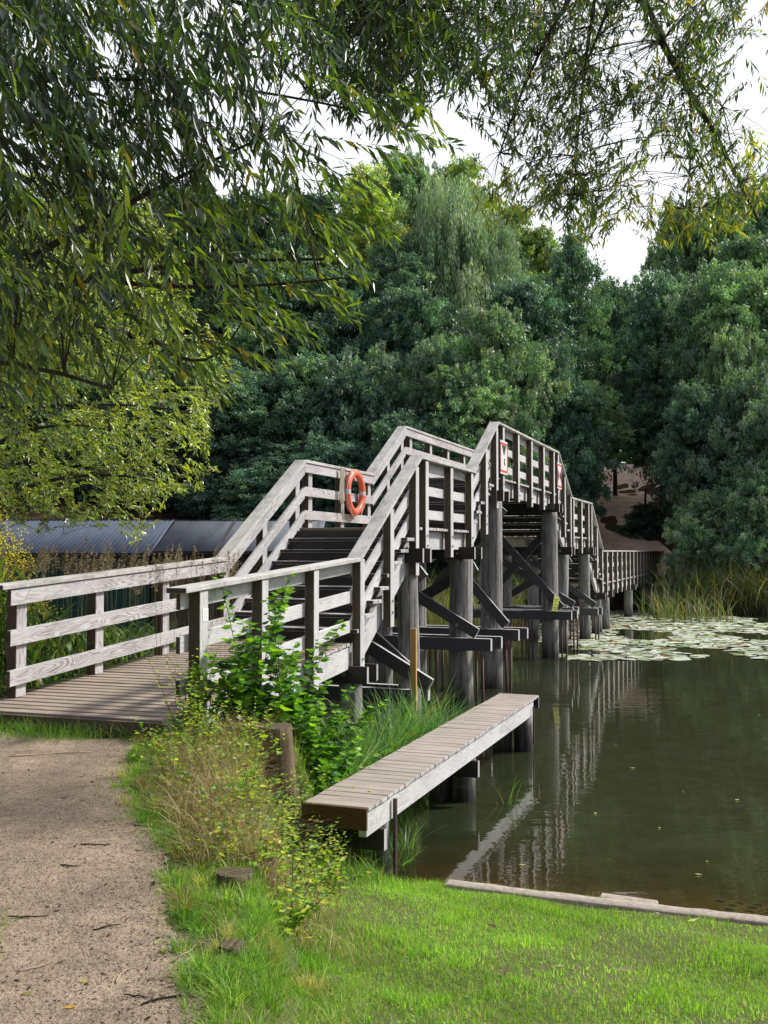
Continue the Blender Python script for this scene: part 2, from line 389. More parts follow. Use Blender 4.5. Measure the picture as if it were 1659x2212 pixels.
def line_pt(side,k,off,z):
    """k = knot index (-1 = ramp start); off = distance from the reference cap edge, positive across the cap"""
    d=-1
    if k==-1:
        base=(R0 if side=='R' else L0)+N2*(off*d); return Vector((base.x,base.y,z))
    s=KN[k][0]; ref=(RO if side=='R' else LI)+off*d
    if k==0:                            # mitre between the two directions
        base=(R1 if side=='R' else L1)+((N2+NN).normalized())*(off*d); return Vector((base.x,base.y,z))
    return bp(s,ref,z)
def kz(k): return 1.32 if k==-1 else KN[k][1]
def sweep(mb,side,k,o0,o1,zt,th,**kw):
    A0=line_pt(side,k,o0,0); A1=line_pt(side,k,o1,0); B0=line_pt(side,k+1,o0,0); B1=line_pt(side,k+1,o1,0)
    def Z(p,z): return Vector((p.x,p.y,z))
    za=kz(k)+RAIL-zt; zb=kz(k+1)+RAIL-zt
    if kw.pop('ext',None): 
        dd=(A0-B0).normalized()*.14; A0=A0+dd; A1=A1+dd
    mb.hexa([Z(A0,za-th),Z(A1,za-th),Z(A1,za),Z(A0,za)],[Z(B0,zb-th),Z(B1,zb-th),Z(B1,zb),Z(B0,zb)],**kw)
segs=[-1,0,1,2,3,4,5,6,7]
for side in 'RL':
    # off runs from the reference edge away from it across the bridge's left (-N)
    if side=='R': cap=(0,CW); post=(.02,.02+PW); board=(.02+PW+.001,.02+PW+BT)
    else: cap=(0,CW); board=(.02,.02+BT); post=(.02+BT+.001,.02+BT+PW)
    for k in segs:
        th=CT if k in(-1,1,3,5,7) else CT*1.17
        mb=MB(); sweep(mb,side,k,cap[0],cap[1],0,th,mside=[0,0,0,0],mend=1,ext=(k==-1)); bb(mb,'handrail',[W_CAP,W_DARK],bevel=.004)
        for z in BZ:
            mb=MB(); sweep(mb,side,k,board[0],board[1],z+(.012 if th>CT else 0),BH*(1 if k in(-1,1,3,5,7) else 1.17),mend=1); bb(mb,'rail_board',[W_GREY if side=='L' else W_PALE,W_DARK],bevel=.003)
# posts
def interp_deck(s):
    for (a,za),(b,zb) in zip(KN,KN[1:]):
        if a<=s<=b: return za+(zb-za)*(s-a)/(b-a)
    return KN[0][1]
SP=[12.12,13.26,14.38,14.86,16.22,17.52,18.57,19.40,19.95,21.34,22.7,24.1,25.4,26.0,26.95,27.85,28.3,29.7,31.0,31.6,32.7,33.85]
SW=list(np.arange(35.0,63.5,1.32))
def post(side,s,zb,zt,U_,N_,base,o):
    # base: plan point on the reference line, o=(o0,o1)
    mb=MB(); c0=base-N_*o[0]; c1=base-N_*o[1]
    def sec(z): return [Vector((q.x,q.y,z)) for q in (c0-U_*PD/2,c0+U_*PD/2,c1+U_*PD/2,c1-U_*PD/2)]
    # faces: 0 = outer(+N) side, 1 = far end (+U), 2 = inner (-N), 3 = near end (-U)
    mb.hexa(sec(zb),sec(zt),mside=[0,1,0,1],mend=1)
    return mb
bolt_pts=[]
for side in 'RL':
    o=(.02,.02+PW) if side=='R' else (.02+BT+.001,.02+BT+PW)
    for i,t in enumerate((.22,1.52,2.92)):
        base=(R0 if side=='R' else L0)+U2*t; zd=rampz(t)
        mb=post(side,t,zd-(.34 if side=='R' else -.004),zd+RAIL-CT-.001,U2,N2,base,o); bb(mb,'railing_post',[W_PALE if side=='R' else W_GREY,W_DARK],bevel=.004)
    for s in SP+SW:
        if s>45 and side=='L': continue
        zd=interp_deck(s); slope=(12.02<s<14.55) or (17.6<s<19.48) or (26.02<s<28) or (31.6<s<34)
        base=bp(s,RO if side=='R' else LI,0)
        low=.62 if slope else .47
        mb=post(side,s,zd-low+random.uniform(-.03,.03),zd+RAIL-CT-.012-(.02 if slope else 0),U,NN,base,o)
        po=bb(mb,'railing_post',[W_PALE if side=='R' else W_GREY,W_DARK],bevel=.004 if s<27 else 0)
        if side=='R' and s<36:
            for dz in (.16,.32):
                bmb=MB(); c=bp(s,RO-.02,zd-low+dz+.02)
                bmb.tube([c-NN*.004,c+NN*.006],.022,8); bmb.tube([c+NN*.006,c+NN*.03],.011,6)
                q=bmb.build('bolt',M_BOLT,None,origin=tuple(BR.location)); q.location=(0,0,0); q.parent=po
# decks (planks are surface pattern of each deck)
def deck(name,u,n,start,length,z0,z1,oL,oR,pitch=.145,th=.045,mat=W_DECK,jag=.006,parent_fn=bb,mats=None):
    mb=MB(); cnt=max(1,int(round(length/pitch))); pt=length/cnt
    for i in range(cnt):
        a=i*pt+.005; b=(i+1)*pt-.005; zz=z0+(z1-z0)*((a+b)/2)/length+random.uniform(-.002,.002)
        j0=random.uniform(-jag,jag); j1=random.uniform(-jag,jag); tl=random.uniform(-.0015,.0015)
        p0=start+u*((a+b)/2)+n*(oL+j0); p1=start+u*((a+b)/2)+n*(oR+j1)
        mb.beam(Vector((p0.x,p0.y,zz-th/2+tl)),Vector((p1.x,p1.y,zz-th/2-tl)),b-a,th,mside=[0,0,0,0],mend=1)
    return parent_fn(mb,name,mats or [mat,W_GREY],bevel=.004 if pitch>.1 else 0)
# ramp deck, between posts on the near side, running under the posts on the far side
dR0=R0-N2*.02-N2*PW; wid=(R0-L0).dot(N2)
deck('deck',U2,N2,R0-U2*.30,RL+.28,1.32-.02,1.55,-wid-.02-BT-PW-.08,-.02-PW-.004)
DI_R=RO-.02-.05; DI_L=LI-.02-BT-.05
for k in (1,3,5,7):
    s0,z=KN[k]; s1=KN[k+1][0]
    if k==7: s1=63
    deck('deck',U,NN,bp(s0-.06,0,0),s1-s0+.12,z,z,DI_L,DI_R)
# side stringers
def stringer(name,p0,p1,h=.30,w=.075,mats=(W_PALE,)):
    mb=MB(); A=Vector(p0); B=Vector(p1); n=NN
    def sec(p): return [p-n*w/2-UP*h,p+n*w/2-UP*h,p+n*w/2,p-n*w/2]
    mb.hexa(sec(A),sec(B)); bb(mb,name,list(mats),bevel=.004)
for oo in (RO-.22,LI-.02):
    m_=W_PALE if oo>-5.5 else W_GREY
    for k in (1,3,5,7):
        s0,z=KN[k]; s1=KN[k+1][0] if k<7 else 63
        stringer('stringer',bp(s0,oo,z-.05),bp(s1,oo,z-.05),.30,.075,(m_,))
    for k in (0,2,4,6):
        (s0,z0),(s1,z1)=KN[k],KN[k+1]; ex=.0
        stringer('stringer',bp(s0,oo,z0-.22),bp(s1,oo,z1-.22),.36,.075,(m_,))
for off in (-.19,-wid+.02,-wid/2-.1):
    mb=MB(); A=R0+N2*off-U2*.2; B=R0+N2*off+U2*(RL-.02)
    A=Vector((A.x,A.y,1.30-.05-.14)); B=Vector((B.x,B.y,1.55-.05-.15)); mb.beam(A,B,.075,.28); bb(mb,'stringer',[W_PALE],bevel=.004)
mb=MB(); A=R0-U2*.33-N2*(wid+.24); B=R0-U2*.33-N2*.14; mb.beam(Vector((A.x,A.y,1.22)),Vector((B.x,B.y,1.22)),.045,.13); bb(mb,'end_board',[W_DARK],bevel=.003)
# stairs: treads and risers
for k,nr in ((0,9),(2,6),(4,6),(6,9)):
    (s0,z0),(s1,z1)=KN[k],KN[k+1]; up=z1>z0; rise=(z1-z0)/nr; run=(s1-s0)/nr
    for i in range(nr-0):
        # step i: top at z0+(i+1)*rise when going up; when going down the step is at z0+i*rise
        if up:
            zt=z0+(i+1)*rise; a=s0+i*run-.03; b=s0+(i+1)*run+.03
            if i==nr-1: continue
        else:
            zt=z0+(i+1)*rise; a=s0+i*run-.0+.02; b=s0+(i+1)*run+.05
            if i==nr-1: continue
        mb=MB(); mid=(a+b)/2; w=(b-a)
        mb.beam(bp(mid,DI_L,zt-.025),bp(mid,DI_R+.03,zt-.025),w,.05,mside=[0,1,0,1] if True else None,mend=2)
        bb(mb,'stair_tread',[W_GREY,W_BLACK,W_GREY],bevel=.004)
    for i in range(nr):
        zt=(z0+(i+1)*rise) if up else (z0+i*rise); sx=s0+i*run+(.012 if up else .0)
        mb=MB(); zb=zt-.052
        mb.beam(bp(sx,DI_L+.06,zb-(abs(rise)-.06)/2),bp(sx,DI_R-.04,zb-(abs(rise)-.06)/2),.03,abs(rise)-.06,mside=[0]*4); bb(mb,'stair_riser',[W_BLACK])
# piles
def pile_mesh(name,r,z0,z1,seed,lean=(0,0),n=22,rings=22,mat=W_PILE,top=True):
    rs=np.random.default_rng(seed); V=[];F=[];UVs=[]
    ph=rs.uniform(0,6.28,8); am=rs.uniform(.3,1,8)
    for j in range(rings+1):
        t=j/rings; z=z0+(z1-z0)*t; 
        for q in range(n):
            a=2*math.pi*q/n
            rr=r*(1+.05*(1-t)+.03*math.sin(3*a+ph[0]+t*2)+.022*math.sin(5*a+ph[1])*am[1]+.012*math.sin(9*a+ph[2])+.03*math.sin(t*5+ph[3]))
            rr*=1-.14*math.exp(-((t-.06)/.05)**2)*(.5+.5*math.sin(2*a+ph[4]))-.05*(q%7==int(ph[5])%7)
            V.append((rr*math.cos(a)+lean[0]*(1-t)+.012*math.sin(t*4+ph[6]),rr*math.sin(a)+lean[1]*(1-t),z))
    me_f=[];uv=[]
    for j in range(rings):
        for q in range(n):
            q2=(q+1)%n; me_f.append((j*n+q,j*n+q2,(j+1)*n+q2,(j+1)*n+q))
            z_a=z0+(z1-z0)*j/rings; z_b=z0+(z1-z0)*(j+1)/rings; v0=q/n*2*r*3.14+seed; v1=(q+1)/n*2*r*3.14+seed
            uv.append([(z_a,v0),(z_a,v1),(z_b,v1),(z_b,v0)])
    me_f.append(tuple(rings*n+q for q in range(n))); uv.append([(V[rings*n+q][0]*.3,V[rings*n+q][1]*3) for q in range(n)])
    me=bpy.data.meshes.new(name); me.from_pydata(V,[],me_f); ul=me.uv_layers.new(name='UVMap'); ul.data.foreach_set('uv',[c for f in uv for p in f for c in p])
    me.materials.append(mat); me.polygons.foreach_set('use_smooth',[True]*(len(me_f)-1)+[False]); me.update(); return me
PILE_R,PILE_L=-5.02,-6.62
def bent(s,r,ztop,zw,seed,braces=True,wext=.62,rods=True,low=-1.6):
    zt=ztop-.36
    for i,o in enumerate((PILE_R,PILE_L)):
        me=pile_mesh('pile',r,low,zt-.0,seed+i*7,lean=(random.uniform(-.03,.05),random.uniform(-.03,.03)))
        q=link('pile',me,BR); q.location=bp(s,o,0)-BR.location
    # cap beams either side of the piles
    for ds in (-r-.02,r+.02):
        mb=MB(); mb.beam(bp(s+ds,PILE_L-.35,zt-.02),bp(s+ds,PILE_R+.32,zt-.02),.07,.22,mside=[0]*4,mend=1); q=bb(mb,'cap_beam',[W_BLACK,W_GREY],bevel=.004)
        c=bp(s+ds-math.copysign(.038,1),PILE_R,zt-.02)
        b2=MB(); b2.tube([c,c-U*.012],.028,8); b2.build('bolt',M_BOLT,None,origin=tuple(BR.location)); o2=bpy.data.objects[-1] if False else None
    if zw is not None:
        for ds in (-r-.045,r+.045):
            ex=wext-(0 if ds<0 else -.06)
            mb=MB(); mb.beam(bp(s+ds,PILE_L-.5,zw-.11),bp(s+ds,PILE_R+ex,zw-.11),.11,.22,mside=[0,0,1,0] ,mend=1); bb(mb,'cross_beam',[W_BEAM,W_PALE],bevel=.005)  # pale tops and ends paint the light caught along the dark beams
        if rods:
            for oo in (PILE_R+.36,PILE_L+.55,PILE_R-.5):
                for d2 in (0,.11):
                    mb=MB(); a=bp(s-r-.1,oo+d2,zw-.2); mb.tube([a,a-UP*1.5+NN*random.uniform(-.03,.05)],.024,7); bb(mb,'steel_rod',[M_ROD],smooth=True)
    if braces and zw is not None:
        zh=zt-.25; zl=zw+.1
        mb=MB(); mb.beam(bp(s-r-.045,PILE_L-.1,zh),bp(s-r-.045,PILE_R+.36,zl-.02),.07,.19,mside=[0,0,1,0],mend=1); bb(mb,'diagonal_brace',[W_BEAM,W_GREY],bevel=.004)  # grey brace tops are painted lit edges
        mb=MB(); mb.beam(bp(s+r+.045,PILE_R+.2,zh),bp(s+r+.045,PILE_L-.3,zl-.02),.07,.19,mside=[0,0,1,0],mend=1); bb(mb,'diagonal_brace',[W_BEAM,W_GREY],bevel=.004)
        for oo,zz in ((PILE_R,zl+.13),(PILE_L,zh-.05),(PILE_R,zw-.11)):
            mb=MB(); c=bp(s-r-.085,oo,zz); mb.tube([c,c-U*.014],.034,10); bb(mb,'bolt',[M_BOLT])
BOLT_FIX=True
bent(12.15,.15,1.52,None,3,False,rods=False)
bent(14.45,.165,3.05,.66,11,True,.22)
bent(17.44,.215,3.08,1.19,21)
bent(19.62,.215,4.22,1.19,33)
bent(25.6,.205,4.22,1.21,41)
bent(27.4,.20,3.12,1.2,57,True,.35)
bent(31.2,.17,3.12,.98,63,True,.45)
for i,s in enumerate((33.7,35.4,42.4,48.5,55)): bent(s,.17,1.62,None,70+i*5,False,rods=False)
# stray bolts created inside bent -> parent to the bridge
for o in list(bpy.data.objects):
    if o.name.startswith('bolt') and o.parent is None: o.location=(0,0,0); o.parent=BR
# long diagonals between the first bents on the near side
for a,b in (((12.3,-4.93,1.12),(14.35,-4.7,.35)),):
    pass
mb=MB(); mb.beam(bp(14.1,PILE_L,1.9),bp(13.9,PILE_R+.55,.78),.07,.2,mside=[0,0,1,0],mend=1); bb(mb,'diagonal_brace',[W_BEAM,W_GREY],bevel=.004)

# ------------------------------------------------------------------ jetty
JR,JL=-2.885,-3.445; JS0,JS1=7.36,13.89; JZ=.72
JT=empty('jetty',bp(7.4,-3.16,0),0,'low narrow plank jetty on short piles beside the footbridge','jetty')
def jb(mb,name,mats,**k):
    o=mb.build(name,mats,None,origin=tuple(JT.location),**k); o.location=(0,0,0); o.parent=JT; return o
deck('deck',U,NN,bp(JS0,0,0),JS1-JS0,JZ,JZ,JL,JR,.145,.032,W_JET,.003,parent_fn=jb,mats=[W_JET,W_GREY])
for oo in (JR-.055,JL+.055):
    mb=MB(); mb.beam(bp(JS0+.02,oo,JZ-.036-.1),bp(JS1-.25,oo,JZ-.036-.1),.07,.2,mside=[0]*4,mend=0); jb(mb,'side_beam',[W_PALE],bevel=.004)
mb=MB(); mb.beam(bp(JS0-.018,JL,JZ-.085),bp(JS0-.018,JR-.002,JZ-.085),.03,.17); jb(mb,'end_board',[W_FLUTE],bevel=.002)
mb=MB(); mb.beam(bp(JS1+.018,JL,JZ-.09),bp(JS1+.018,JR,JZ-.09),.03,.18,mend=1); jb(mb,'end_board',[W_BLACK,W_GREY],bevel=.002)
for s,pair in ((7.9,(JR-.1,JL+.1)),(10.7,(JR-.17,JL+.12)),(13.62,(JR-.16,JL+.10))):
    for i,oo in enumerate(pair):
        r=.13 if s>10 else .07
        q=link('pile',pile_mesh('pile',r,-1.5,JZ-.24,int(s*10)+i,n=18,rings=14),JT); q.location=bp(s,oo,0)-JT.location
    if s<13:
        mb=MB(); mb.beam(bp(s-.2,JL-.02,JZ-.33),bp(s-.2,JR+.02 if s<9 else JR+.05,JZ-.33),.07,.18,mend=1,mside=[0]*4); jb(mb,'cross_beam',[W_BLACK,W_GREY],bevel=.003)
mb=MB(); a=bp(7.95,JR-.0+.012,JZ-.06); mb.tube([a,a-UP*.75],.02,6); jb(mb,'steel_rod',[M_ROD])
mb=MB(); a=bp(13.5,JR+.012,JZ-.1); mb.tube([a,a-UP*.5],.014,6); jb(mb,'steel_rod',[M_ROD])

# ------------------------------------------------------------------ things on the bridge
# life ring
rc=bp(16.48,LI+.065,3.78)
LR=empty('life_ring',rc,0,'orange life ring with silver bands hung on the inner railing of the lower landing','life ring')
def torus_pts(R_,r_,a0,a1,n,m,bulge=0):
    V=[];F=[]
    for i in range(n+1):
        a=a0+(a1-a0)*i/n
        for j in range(m):
            b=2*math.pi*j/m; rr=R_+(r_+bulge)*math.cos(b)
            p=U*(rr*math.cos(a))+UP*(rr*math.sin(a))+NN*((r_+bulge)*.85*math.sin(b)); V.append(tuple(p))
    for i in range(n):
        for j in range(m):
            j2=(j+1)%m; F.append((i*m+j,(i+1)*m+j,(i+1)*m+j2,i*m+j2))
    return V,F
V,F=torus_pts(.345,.065,0,2*math.pi,64,16)
o=link('ring',mesh_np('ring',V,F,None,True),LR,mats=[M_ORANGE])
for ac in (0,math.pi/2,math.pi,1.5*math.pi):
    if ac in (math.pi/2,1.5*math.pi): continue
    V,F=torus_pts(.345,.065,ac-.11,ac+.11,6,16,.003); link('reflective_band',mesh_np('reflective_band',V,F,None,True),LR,mats=[M_TAPE])
mb=MB()
for q in range(4):
    pts=[]
    for i in range(13):
        t=i/12; a=math.pi/4+q*math.pi/2+t*math.pi/2; sag=math.sin(t*math.pi)
        rr=.415+.03*sag; pts.append(U*(rr*math.cos(a))+UP*(rr*math.sin(a)-.03*sag)+NN*(.03))
    mb.tube(pts,.007,5)
q=mb.build('grab_line',M_ROPE,LR,smooth=True)
mb=MB(); c=U*.33+UP*.0
mb.hexa([c+U*.09-UP*.12+NN*-.02,c+U*.12-UP*.13+NN*-.02,c+U*.12-UP*.13-NN*.018,c+U*.09-UP*.12-NN*.018],[c+U*.02+UP*.2-NN*.02,c+U*.06+UP*.2-NN*.02,c+U*.06+UP*.2-NN*.018,c+U*.02+UP*.2-NN*.018]); mb.build('name_tag',M_WHITE,LR)
# throwing rope coil
RP=empty('throwing_rope',bp(15.9,LI+.03,4.18),0,'pale throwing rope looped over the rail left of the life ring','rope')
mb=MB()
for i in range(7):
    x0=-.05+.018*i; ln=.55+random.uniform(-.1,.18)+(.25 if i in(3,5) else 0); pts=[]
    for j in range(15):
        t=j/14*math.pi*2; pts.append(U*(x0+.035*math.cos(t)*(1+.3*math.sin(i)))+UP*(-ln/2+ln/2*math.sin(t+math.pi/2)+.02)+NN*(.012+.008*i*.5))
    mb.tube(pts,.0075,5)
pts=[U*(.06+.02*math.sin(j*.9))+UP*(-.1-j*.09)+NN*.03 for j in range(10)]; mb.tube(pts,.0075,5)
mb.build('rope_coil',M_ROPE,RP,smooth=True)
mb=MB(); pts=[U*(.10+.02*math.sin(j*.7))+UP*(-.02-j*.06)+NN*.05 for j in range(11)]; mb.tube(pts,.006,5); mb.build('dark_cord',M_PURPLE,RP,smooth=True)

# signs
def flat(mb,c,u,pts,d,m):           # polygon in the (u, up) plane pushed out by d along NN
    i=len(mb.v)
    for x,y in pts: mb.v.append(tuple(Vector(c)+u*x+UP*y+NN*d))
    mb.quad(tuple(range(i,i+len(pts))),[(x,y) for x,y in pts],m)
def sign(s,zc,kind,label,size=.64):
    c=bp(s,RO+.012,zc); S=empty('waterway_sign',c,0,label,'sign','waterway signs on the bridge railing'); h=size/2*.94
    O=Vector((0,0,0))
    mb=MB(); mb.beam(-U*h+NN*-.004,U*h-NN*.004,.006,size+.04,up=(0,0,1)); mb.build('panel',M_WHITE,S)
    mb=MB(); f=.042
    for pts in ([(-h,h),(h,h),(h,h-f),(-h,h-f)],[(-h,-h+f),(h,-h+f),(h,-h),(-h,-h)],[(-h,h-f),(-h+f,h-f),(-h+f,-h+f),(-h,-h+f)],[(h-f,h-f),(h,h-f),(h,-h+f),(h-f,-h+f)]):
        flat(mb,O,U,pts,.003,0)
    mb.build('red_border',M_RED,S)
    mb=MB(); k=h-f
    if kind=='height':
        flat(mb,O,U,[(-k*.72,k-.01),(k*.72,k-.01),(0,.03)],.003,0)
        sq=[(0.0,-.02),(.03,-.05),(-.01,-.09),(.04,-.13),(.0,-.17)]
    else:
        flat(mb,O,U,[(-k,k*.8),(-k*.28,.0),(-k,-k*.8)],.003,0); flat(mb,O,U,[(k,k*.8),(k*.28,.0),(k,-k*.8)],.003,0)
        sq=[(0.0,.1),(.03,.06),(-.01,.02),(.03,-.03),(.0,-.1)]
    mb.build('black_triangle',M_BLACKP,S)
    mb=MB()
    for a,b in zip(sq,sq[1:]): mb.beam(U*a[0]+UP*a[1]+NN*.004,U*b[0]+UP*b[1]+NN*.004,.002,.02,up=NN)
    mb.build('small_mark',M_BLACKP if kind=='height' else M_INK,S)
sign(19.83,4.64,'height','red bordered white sign with black triangle pointing down, nearer of two on the railing')
sign(25.95,4.70,'width','red bordered white sign with black side triangles, farther of two on the railing')
# yellow laminated notice leaning on the cross beam
Yn=empty('yellow_notice',bp(25.22,-4.78,1.40),0,'yellow laminated notice leaning above the dark cross beam','notice')
YW=(U*.75+NN*.66).normalized(); YN=(NN*.75-U*.66).normalized()
mb=MB(); mb.beam(-UP*.19-YW*.035,UP*.19+YW*.035,.17,.004,up=tuple(YN)); mb.build('sheet',M_YELLOW,Yn)
mb=MB()
for y,w in ((.11,.12),(.05,.07),(-.02,.1),(-.09,.12),(-.13,.08)):
    mb.beam(YN*.004+YW*(-w/2+y*.18)+UP*y,YN*.004+YW*(w/2+y*.18)+UP*y,.002,.02,up=(0,0,1))
mb.build('print_lines',M_INK,Yn)
# small white label on the first near post
lb=R0+U2*.24; lc=Vector((lb.x,lb.y,2.165))-N2*.018
Lb=empty('white_label',lc,0,'small white label fixed to the first railing post','label')
mb=MB(); mb.beam(-U2*.052,U2*.052,.004,.115,up=(0,0,1)); mb.build('plate',M_WHITE,Lb)
mb=MB()
for x,z,w,h_ in ((0,.03,.06,.008),(0,.008,.06,.006),(-.02,-.022,.012,.03),(.02,-.022,.012,.03)):
    mb.beam(U2*(x-w/2)+UP*z+N2*.0025,U2*(x+w/2)+UP*z+N2*.0025,.001,h_,up=(0,0,1))
mb.build('faded_print',M_GREYINK,Lb)
# fresh timber stake
ps=Vector((.41,13.95,0)); St=MB(); St.beam((ps.x,ps.y,-.8),(ps.x,ps.y,1.66),.09,.05,up=tuple(U)); o=St.build('timber_stake',W_NEW,None,bevel=.003,origin=(ps.x,ps.y,0)); tag(o,'fresh orange timber stake standing by the bridge piles','stake')

# ------------------------------------------------------------------ boathouses
def corr(name,a,b,e,r_e,r_r,z_e,z_r):
    pass
m,nt,out=newmat('corrugated_roof'); N=NT(nt)
pos=N.n('ShaderNodeNewGeometry').outputs['Position']; sx=N.n('ShaderNodeSeparateXYZ',i_0=pos)
st=N.noise(N.mapv(pos,(1.6,.25,.25)),1,5,.7)
col=N.mix(N.mapr(st,.35,.7),(.085,.11,.16,1),(.045,.06,.09,1))
b=N.n('ShaderNodeBsdfPrincipled',i_Base_Color=col,i_Roughness=.6); b.inputs['Specular IOR Level'].default_value=.35
nt.links.new(b.outputs[0],out.inputs[0]); M_ROOF=m
m,nt,out=newmat('felt_roof'); N=NT(nt)
pos=N.n('ShaderNodeNewGeometry').outputs['Position']
st=N.noise(N.mapv(pos,(2.2,.3,.3)),1,5,.75); st2=N.noise(pos,3,5,.7)
col=N.mix(N.mapr(st,.5,.68),(.10,.115,.14,1),(.03,.034,.042,1)); col=N.mix(N.mapr(st2,.35,.75,0,.5),col,(.10,.115,.12,1))
b=N.n('ShaderNodeBsdfPrincipled',i_Base_Color=col,i_Roughness=.75); nt.links.new(b.outputs[0],out.inputs[0]); M_FELT=m
M_GREENW=wood('green_stained_boards',(.035,.10,.085),(.015,.04,.036),.2,.8)
def boathouse(x0,x1,ye,yr,ze,zr,roofm,wallm,label,corrug,joints=()):
    B=empty('boathouse',((x0+x1)/2,ye,0),0,label,'boathouse','boathouses at the pond edge'); L=Vector(B.location)
    V=[];F=[]
    n=int((x1-x0)/.045) if corrug else 2
    rows=[(ye-.25,ze-.09),(yr,zr),(yr+(yr-ye),ze)]
    for (yy,zz) in rows:
        for i in range(n+1):
            x=x0+(x1-x0)*i/n; V.append((x-L.x,yy-L.y,zz-L.z+(.010*math.sin(x/.16*6.283) if corrug else 0)))
    for r_ in range(2):
        for i in range(n): a=r_*(n+1)+i; F.append((a,a+1,a+n+2,a+n+1))
    me=mesh_np('roof',V,F,None,corrug); ro=link('roof',me,B,mats=[roofm]); ro.modifiers.new('s','SOLIDIFY').thickness=-.03
    for j in joints:
        mb=MB(); mb.beam((j-L.x,ye-.26-L.y,ze-.05-L.z),(j+.12-L.x,yr-L.y,zr+.04-L.z),.10,.03); mb.build('roof_batten',W_BLACK,ro)
    mb=MB(); mb.beam((x0-L.x,yr-L.y,zr+.02-L.z),(x1-L.x,yr-L.y,zr+.02-L.z),.2,.04); mb.build('ridge_cap',roofm,ro)
    mb=MB(); x=x0+.1
    while x<x1-.1:
        w=.14; mb.beam((x-L.x,ye-L.y,-.3),(x-L.x,ye-L.y,ze-.15),w-.01,.03,up=(0,1,0)); x+=w
    mb.beam((x0+.1-L.x,ye+.6-L.y,-.3),(x0+.1-L.x,ye+.6-L.y,ze-.1),.04,1.2,up=(0,1,0)); mb.beam((x1-.15-L.x,ye+1.5-L.y,-.3),(x1-.15-L.x,ye+1.5-L.y,ze-.1),.04,3,up=(0,1,0))
    mb.build('wall',wallm,B)
    mb=MB(); mb.beam((x0-L.x,ye-.27-L.y,ze-.13),(x1-L.x,ye-.27-L.y,ze-.13),.03,.10); mb.build('fascia',W_BLACK,B)
    xx=x0+1.8
    while xx<x1-1:
        mb=MB(); mb.beam((xx-L.x,ye-.03-L.y,ze-.62),(xx+1.2-L.x,ye-.03-L.y,ze-.62),.02,.34); mb.build('opening',M_BLACKP,B); xx+=3.4
XM=-7.9
boathouse(-19.5,XM-.0,34,37.4,2.74,3.88,M_ROOF,M_GREENW,'boathouse with blue grey corrugated roof and green walls',True)
boathouse(XM+.08,-2.2,34.0,37.4,2.80,3.86,M_FELT,W_DARK,'boathouse with pale grey felt roof and dark brown walls',False,(XM+2.2,))

# ------------------------------------------------------------------ leaf builders
def norm(a): return a/np.maximum(np.linalg.norm(a,axis=-1,keepdims=True),1e-9)
def leaves_fine(P,D,Nrm,L,W,col,droop=.15,fold=.25):
    """lanceolate folded leaves: 6 verts, 4 triangles"""
    n=len(P); D=norm(D); S=norm(np.cross(D,Nrm)); Nn=np.cross(S,D); L=L[:,None]; W=W[:,None]
    g=np.array([0,0,-1.])
    b=P; m=P+D*L*.45-Nn*W*fold+g*L*droop*.2; t=P+D*L+g*L*droop
    l=P+D*L*.42+S*W*.5+g*L*droop*.2; r=P+D*L*.42-S*W*.5+g*L*droop*.2
    m2=P+D*L*.75-Nn*W*fold*.5+g*L*droop*.55
    V=np.stack([b,l,r,m,t],1).reshape(-1,3); i=np.arange(n)[:,None]*5
    F=np.concatenate([i+np.array([[0,2,3]]),i+np.array([[0,3,1]]),i+np.array([[2,4,3]]),i+np.array([[3,4,1]])],1).reshape(-1,3)
    return V,F,np.repeat(col,5,0)
def leaves_quad(P,D,Nrm,L,W,col):
    n=len(P); D=norm(D); S=norm(np.cross(D,Nrm)); L=L[:,None]; W=W[:,None]
    V=np.stack([P,P+D*L*.5+S*W*.5,P+D*L,P+D*L*.5-S*W*.5],1).reshape(-1,3); i=np.arange(n)[:,None]*4
    return V,(i+np.array([[0,1,2,3]])),np.repeat(col,4,0)
def blades(P,D,L,W,col,bend,segs=2,face=None):
    """tapering bent blades; D lean direction (n,2) horizontal, bend amount"""
    n=len(P); ang=rng.uniform(0,6.283,n) if face is None else face
    S=np.stack([np.cos(ang),np.sin(ang),np.zeros(n)],1); hd=np.concatenate([D,np.zeros((n,1))],1)
    rows=[]
    for k in range(segs+1):
        t=k/segs; c=P+np.array([0,0,1.])*(L*(t-.45*bend*t*t))[:,None]+hd*(L*bend*t*t)[:,None]
        w=(W*(1-t**1.5)*.5)[:,None]
        if k<segs: rows+= [c-S*w,c+S*w]
        else: rows.append(c)
    V=np.stack(rows,1); m=V.shape[1]; V=V.reshape(-1,3); i=np.arange(n)[:,None]*m; F=[]
    for k in range(segs-1):
        a=2*k; F.append(i+np.array([[a,a+1,a+3]])); F.append(i+np.array([[a,a+3,a+2]]))
    a=2*(segs-1); F.append(i+np.array([[a,a+1,a+2]]))
    return V,np.concatenate(F,1).reshape(-1,3),np.repeat(col,m,0)
def join(parts):
    V=[];F=[];C=[];o=0
    for v,f,c in parts: V.append(v);F.append(f+o);C.append(c);o+=len(v)
    return np.concatenate(V),np.concatenate(F),np.concatenate(C)
def pick(n,pal,w,jit=.25):
    pal=np.array(pal,float); w=np.array(w,float); w/=w.sum()
    c=pal[rng.choice(len(pal),n,p=w)]; return np.clip(c*rng.uniform(1-jit,1+jit,(n,1))*rng.uniform(.93,1.07,(n,3)),0,1)
def add_leafobj(name,parts,mat,parent=None,origin=(0,0,0),smooth=False):
    V,F,C=join(parts); V=V-np.array(origin); o=link(name,mesh_np(name,V,F,C,smooth),parent,mats=[mat])
    return o
exec_parts={}

M_LEAFC=leafmat('sunlit_willow_leaf',.42,.5,.25,1.0)
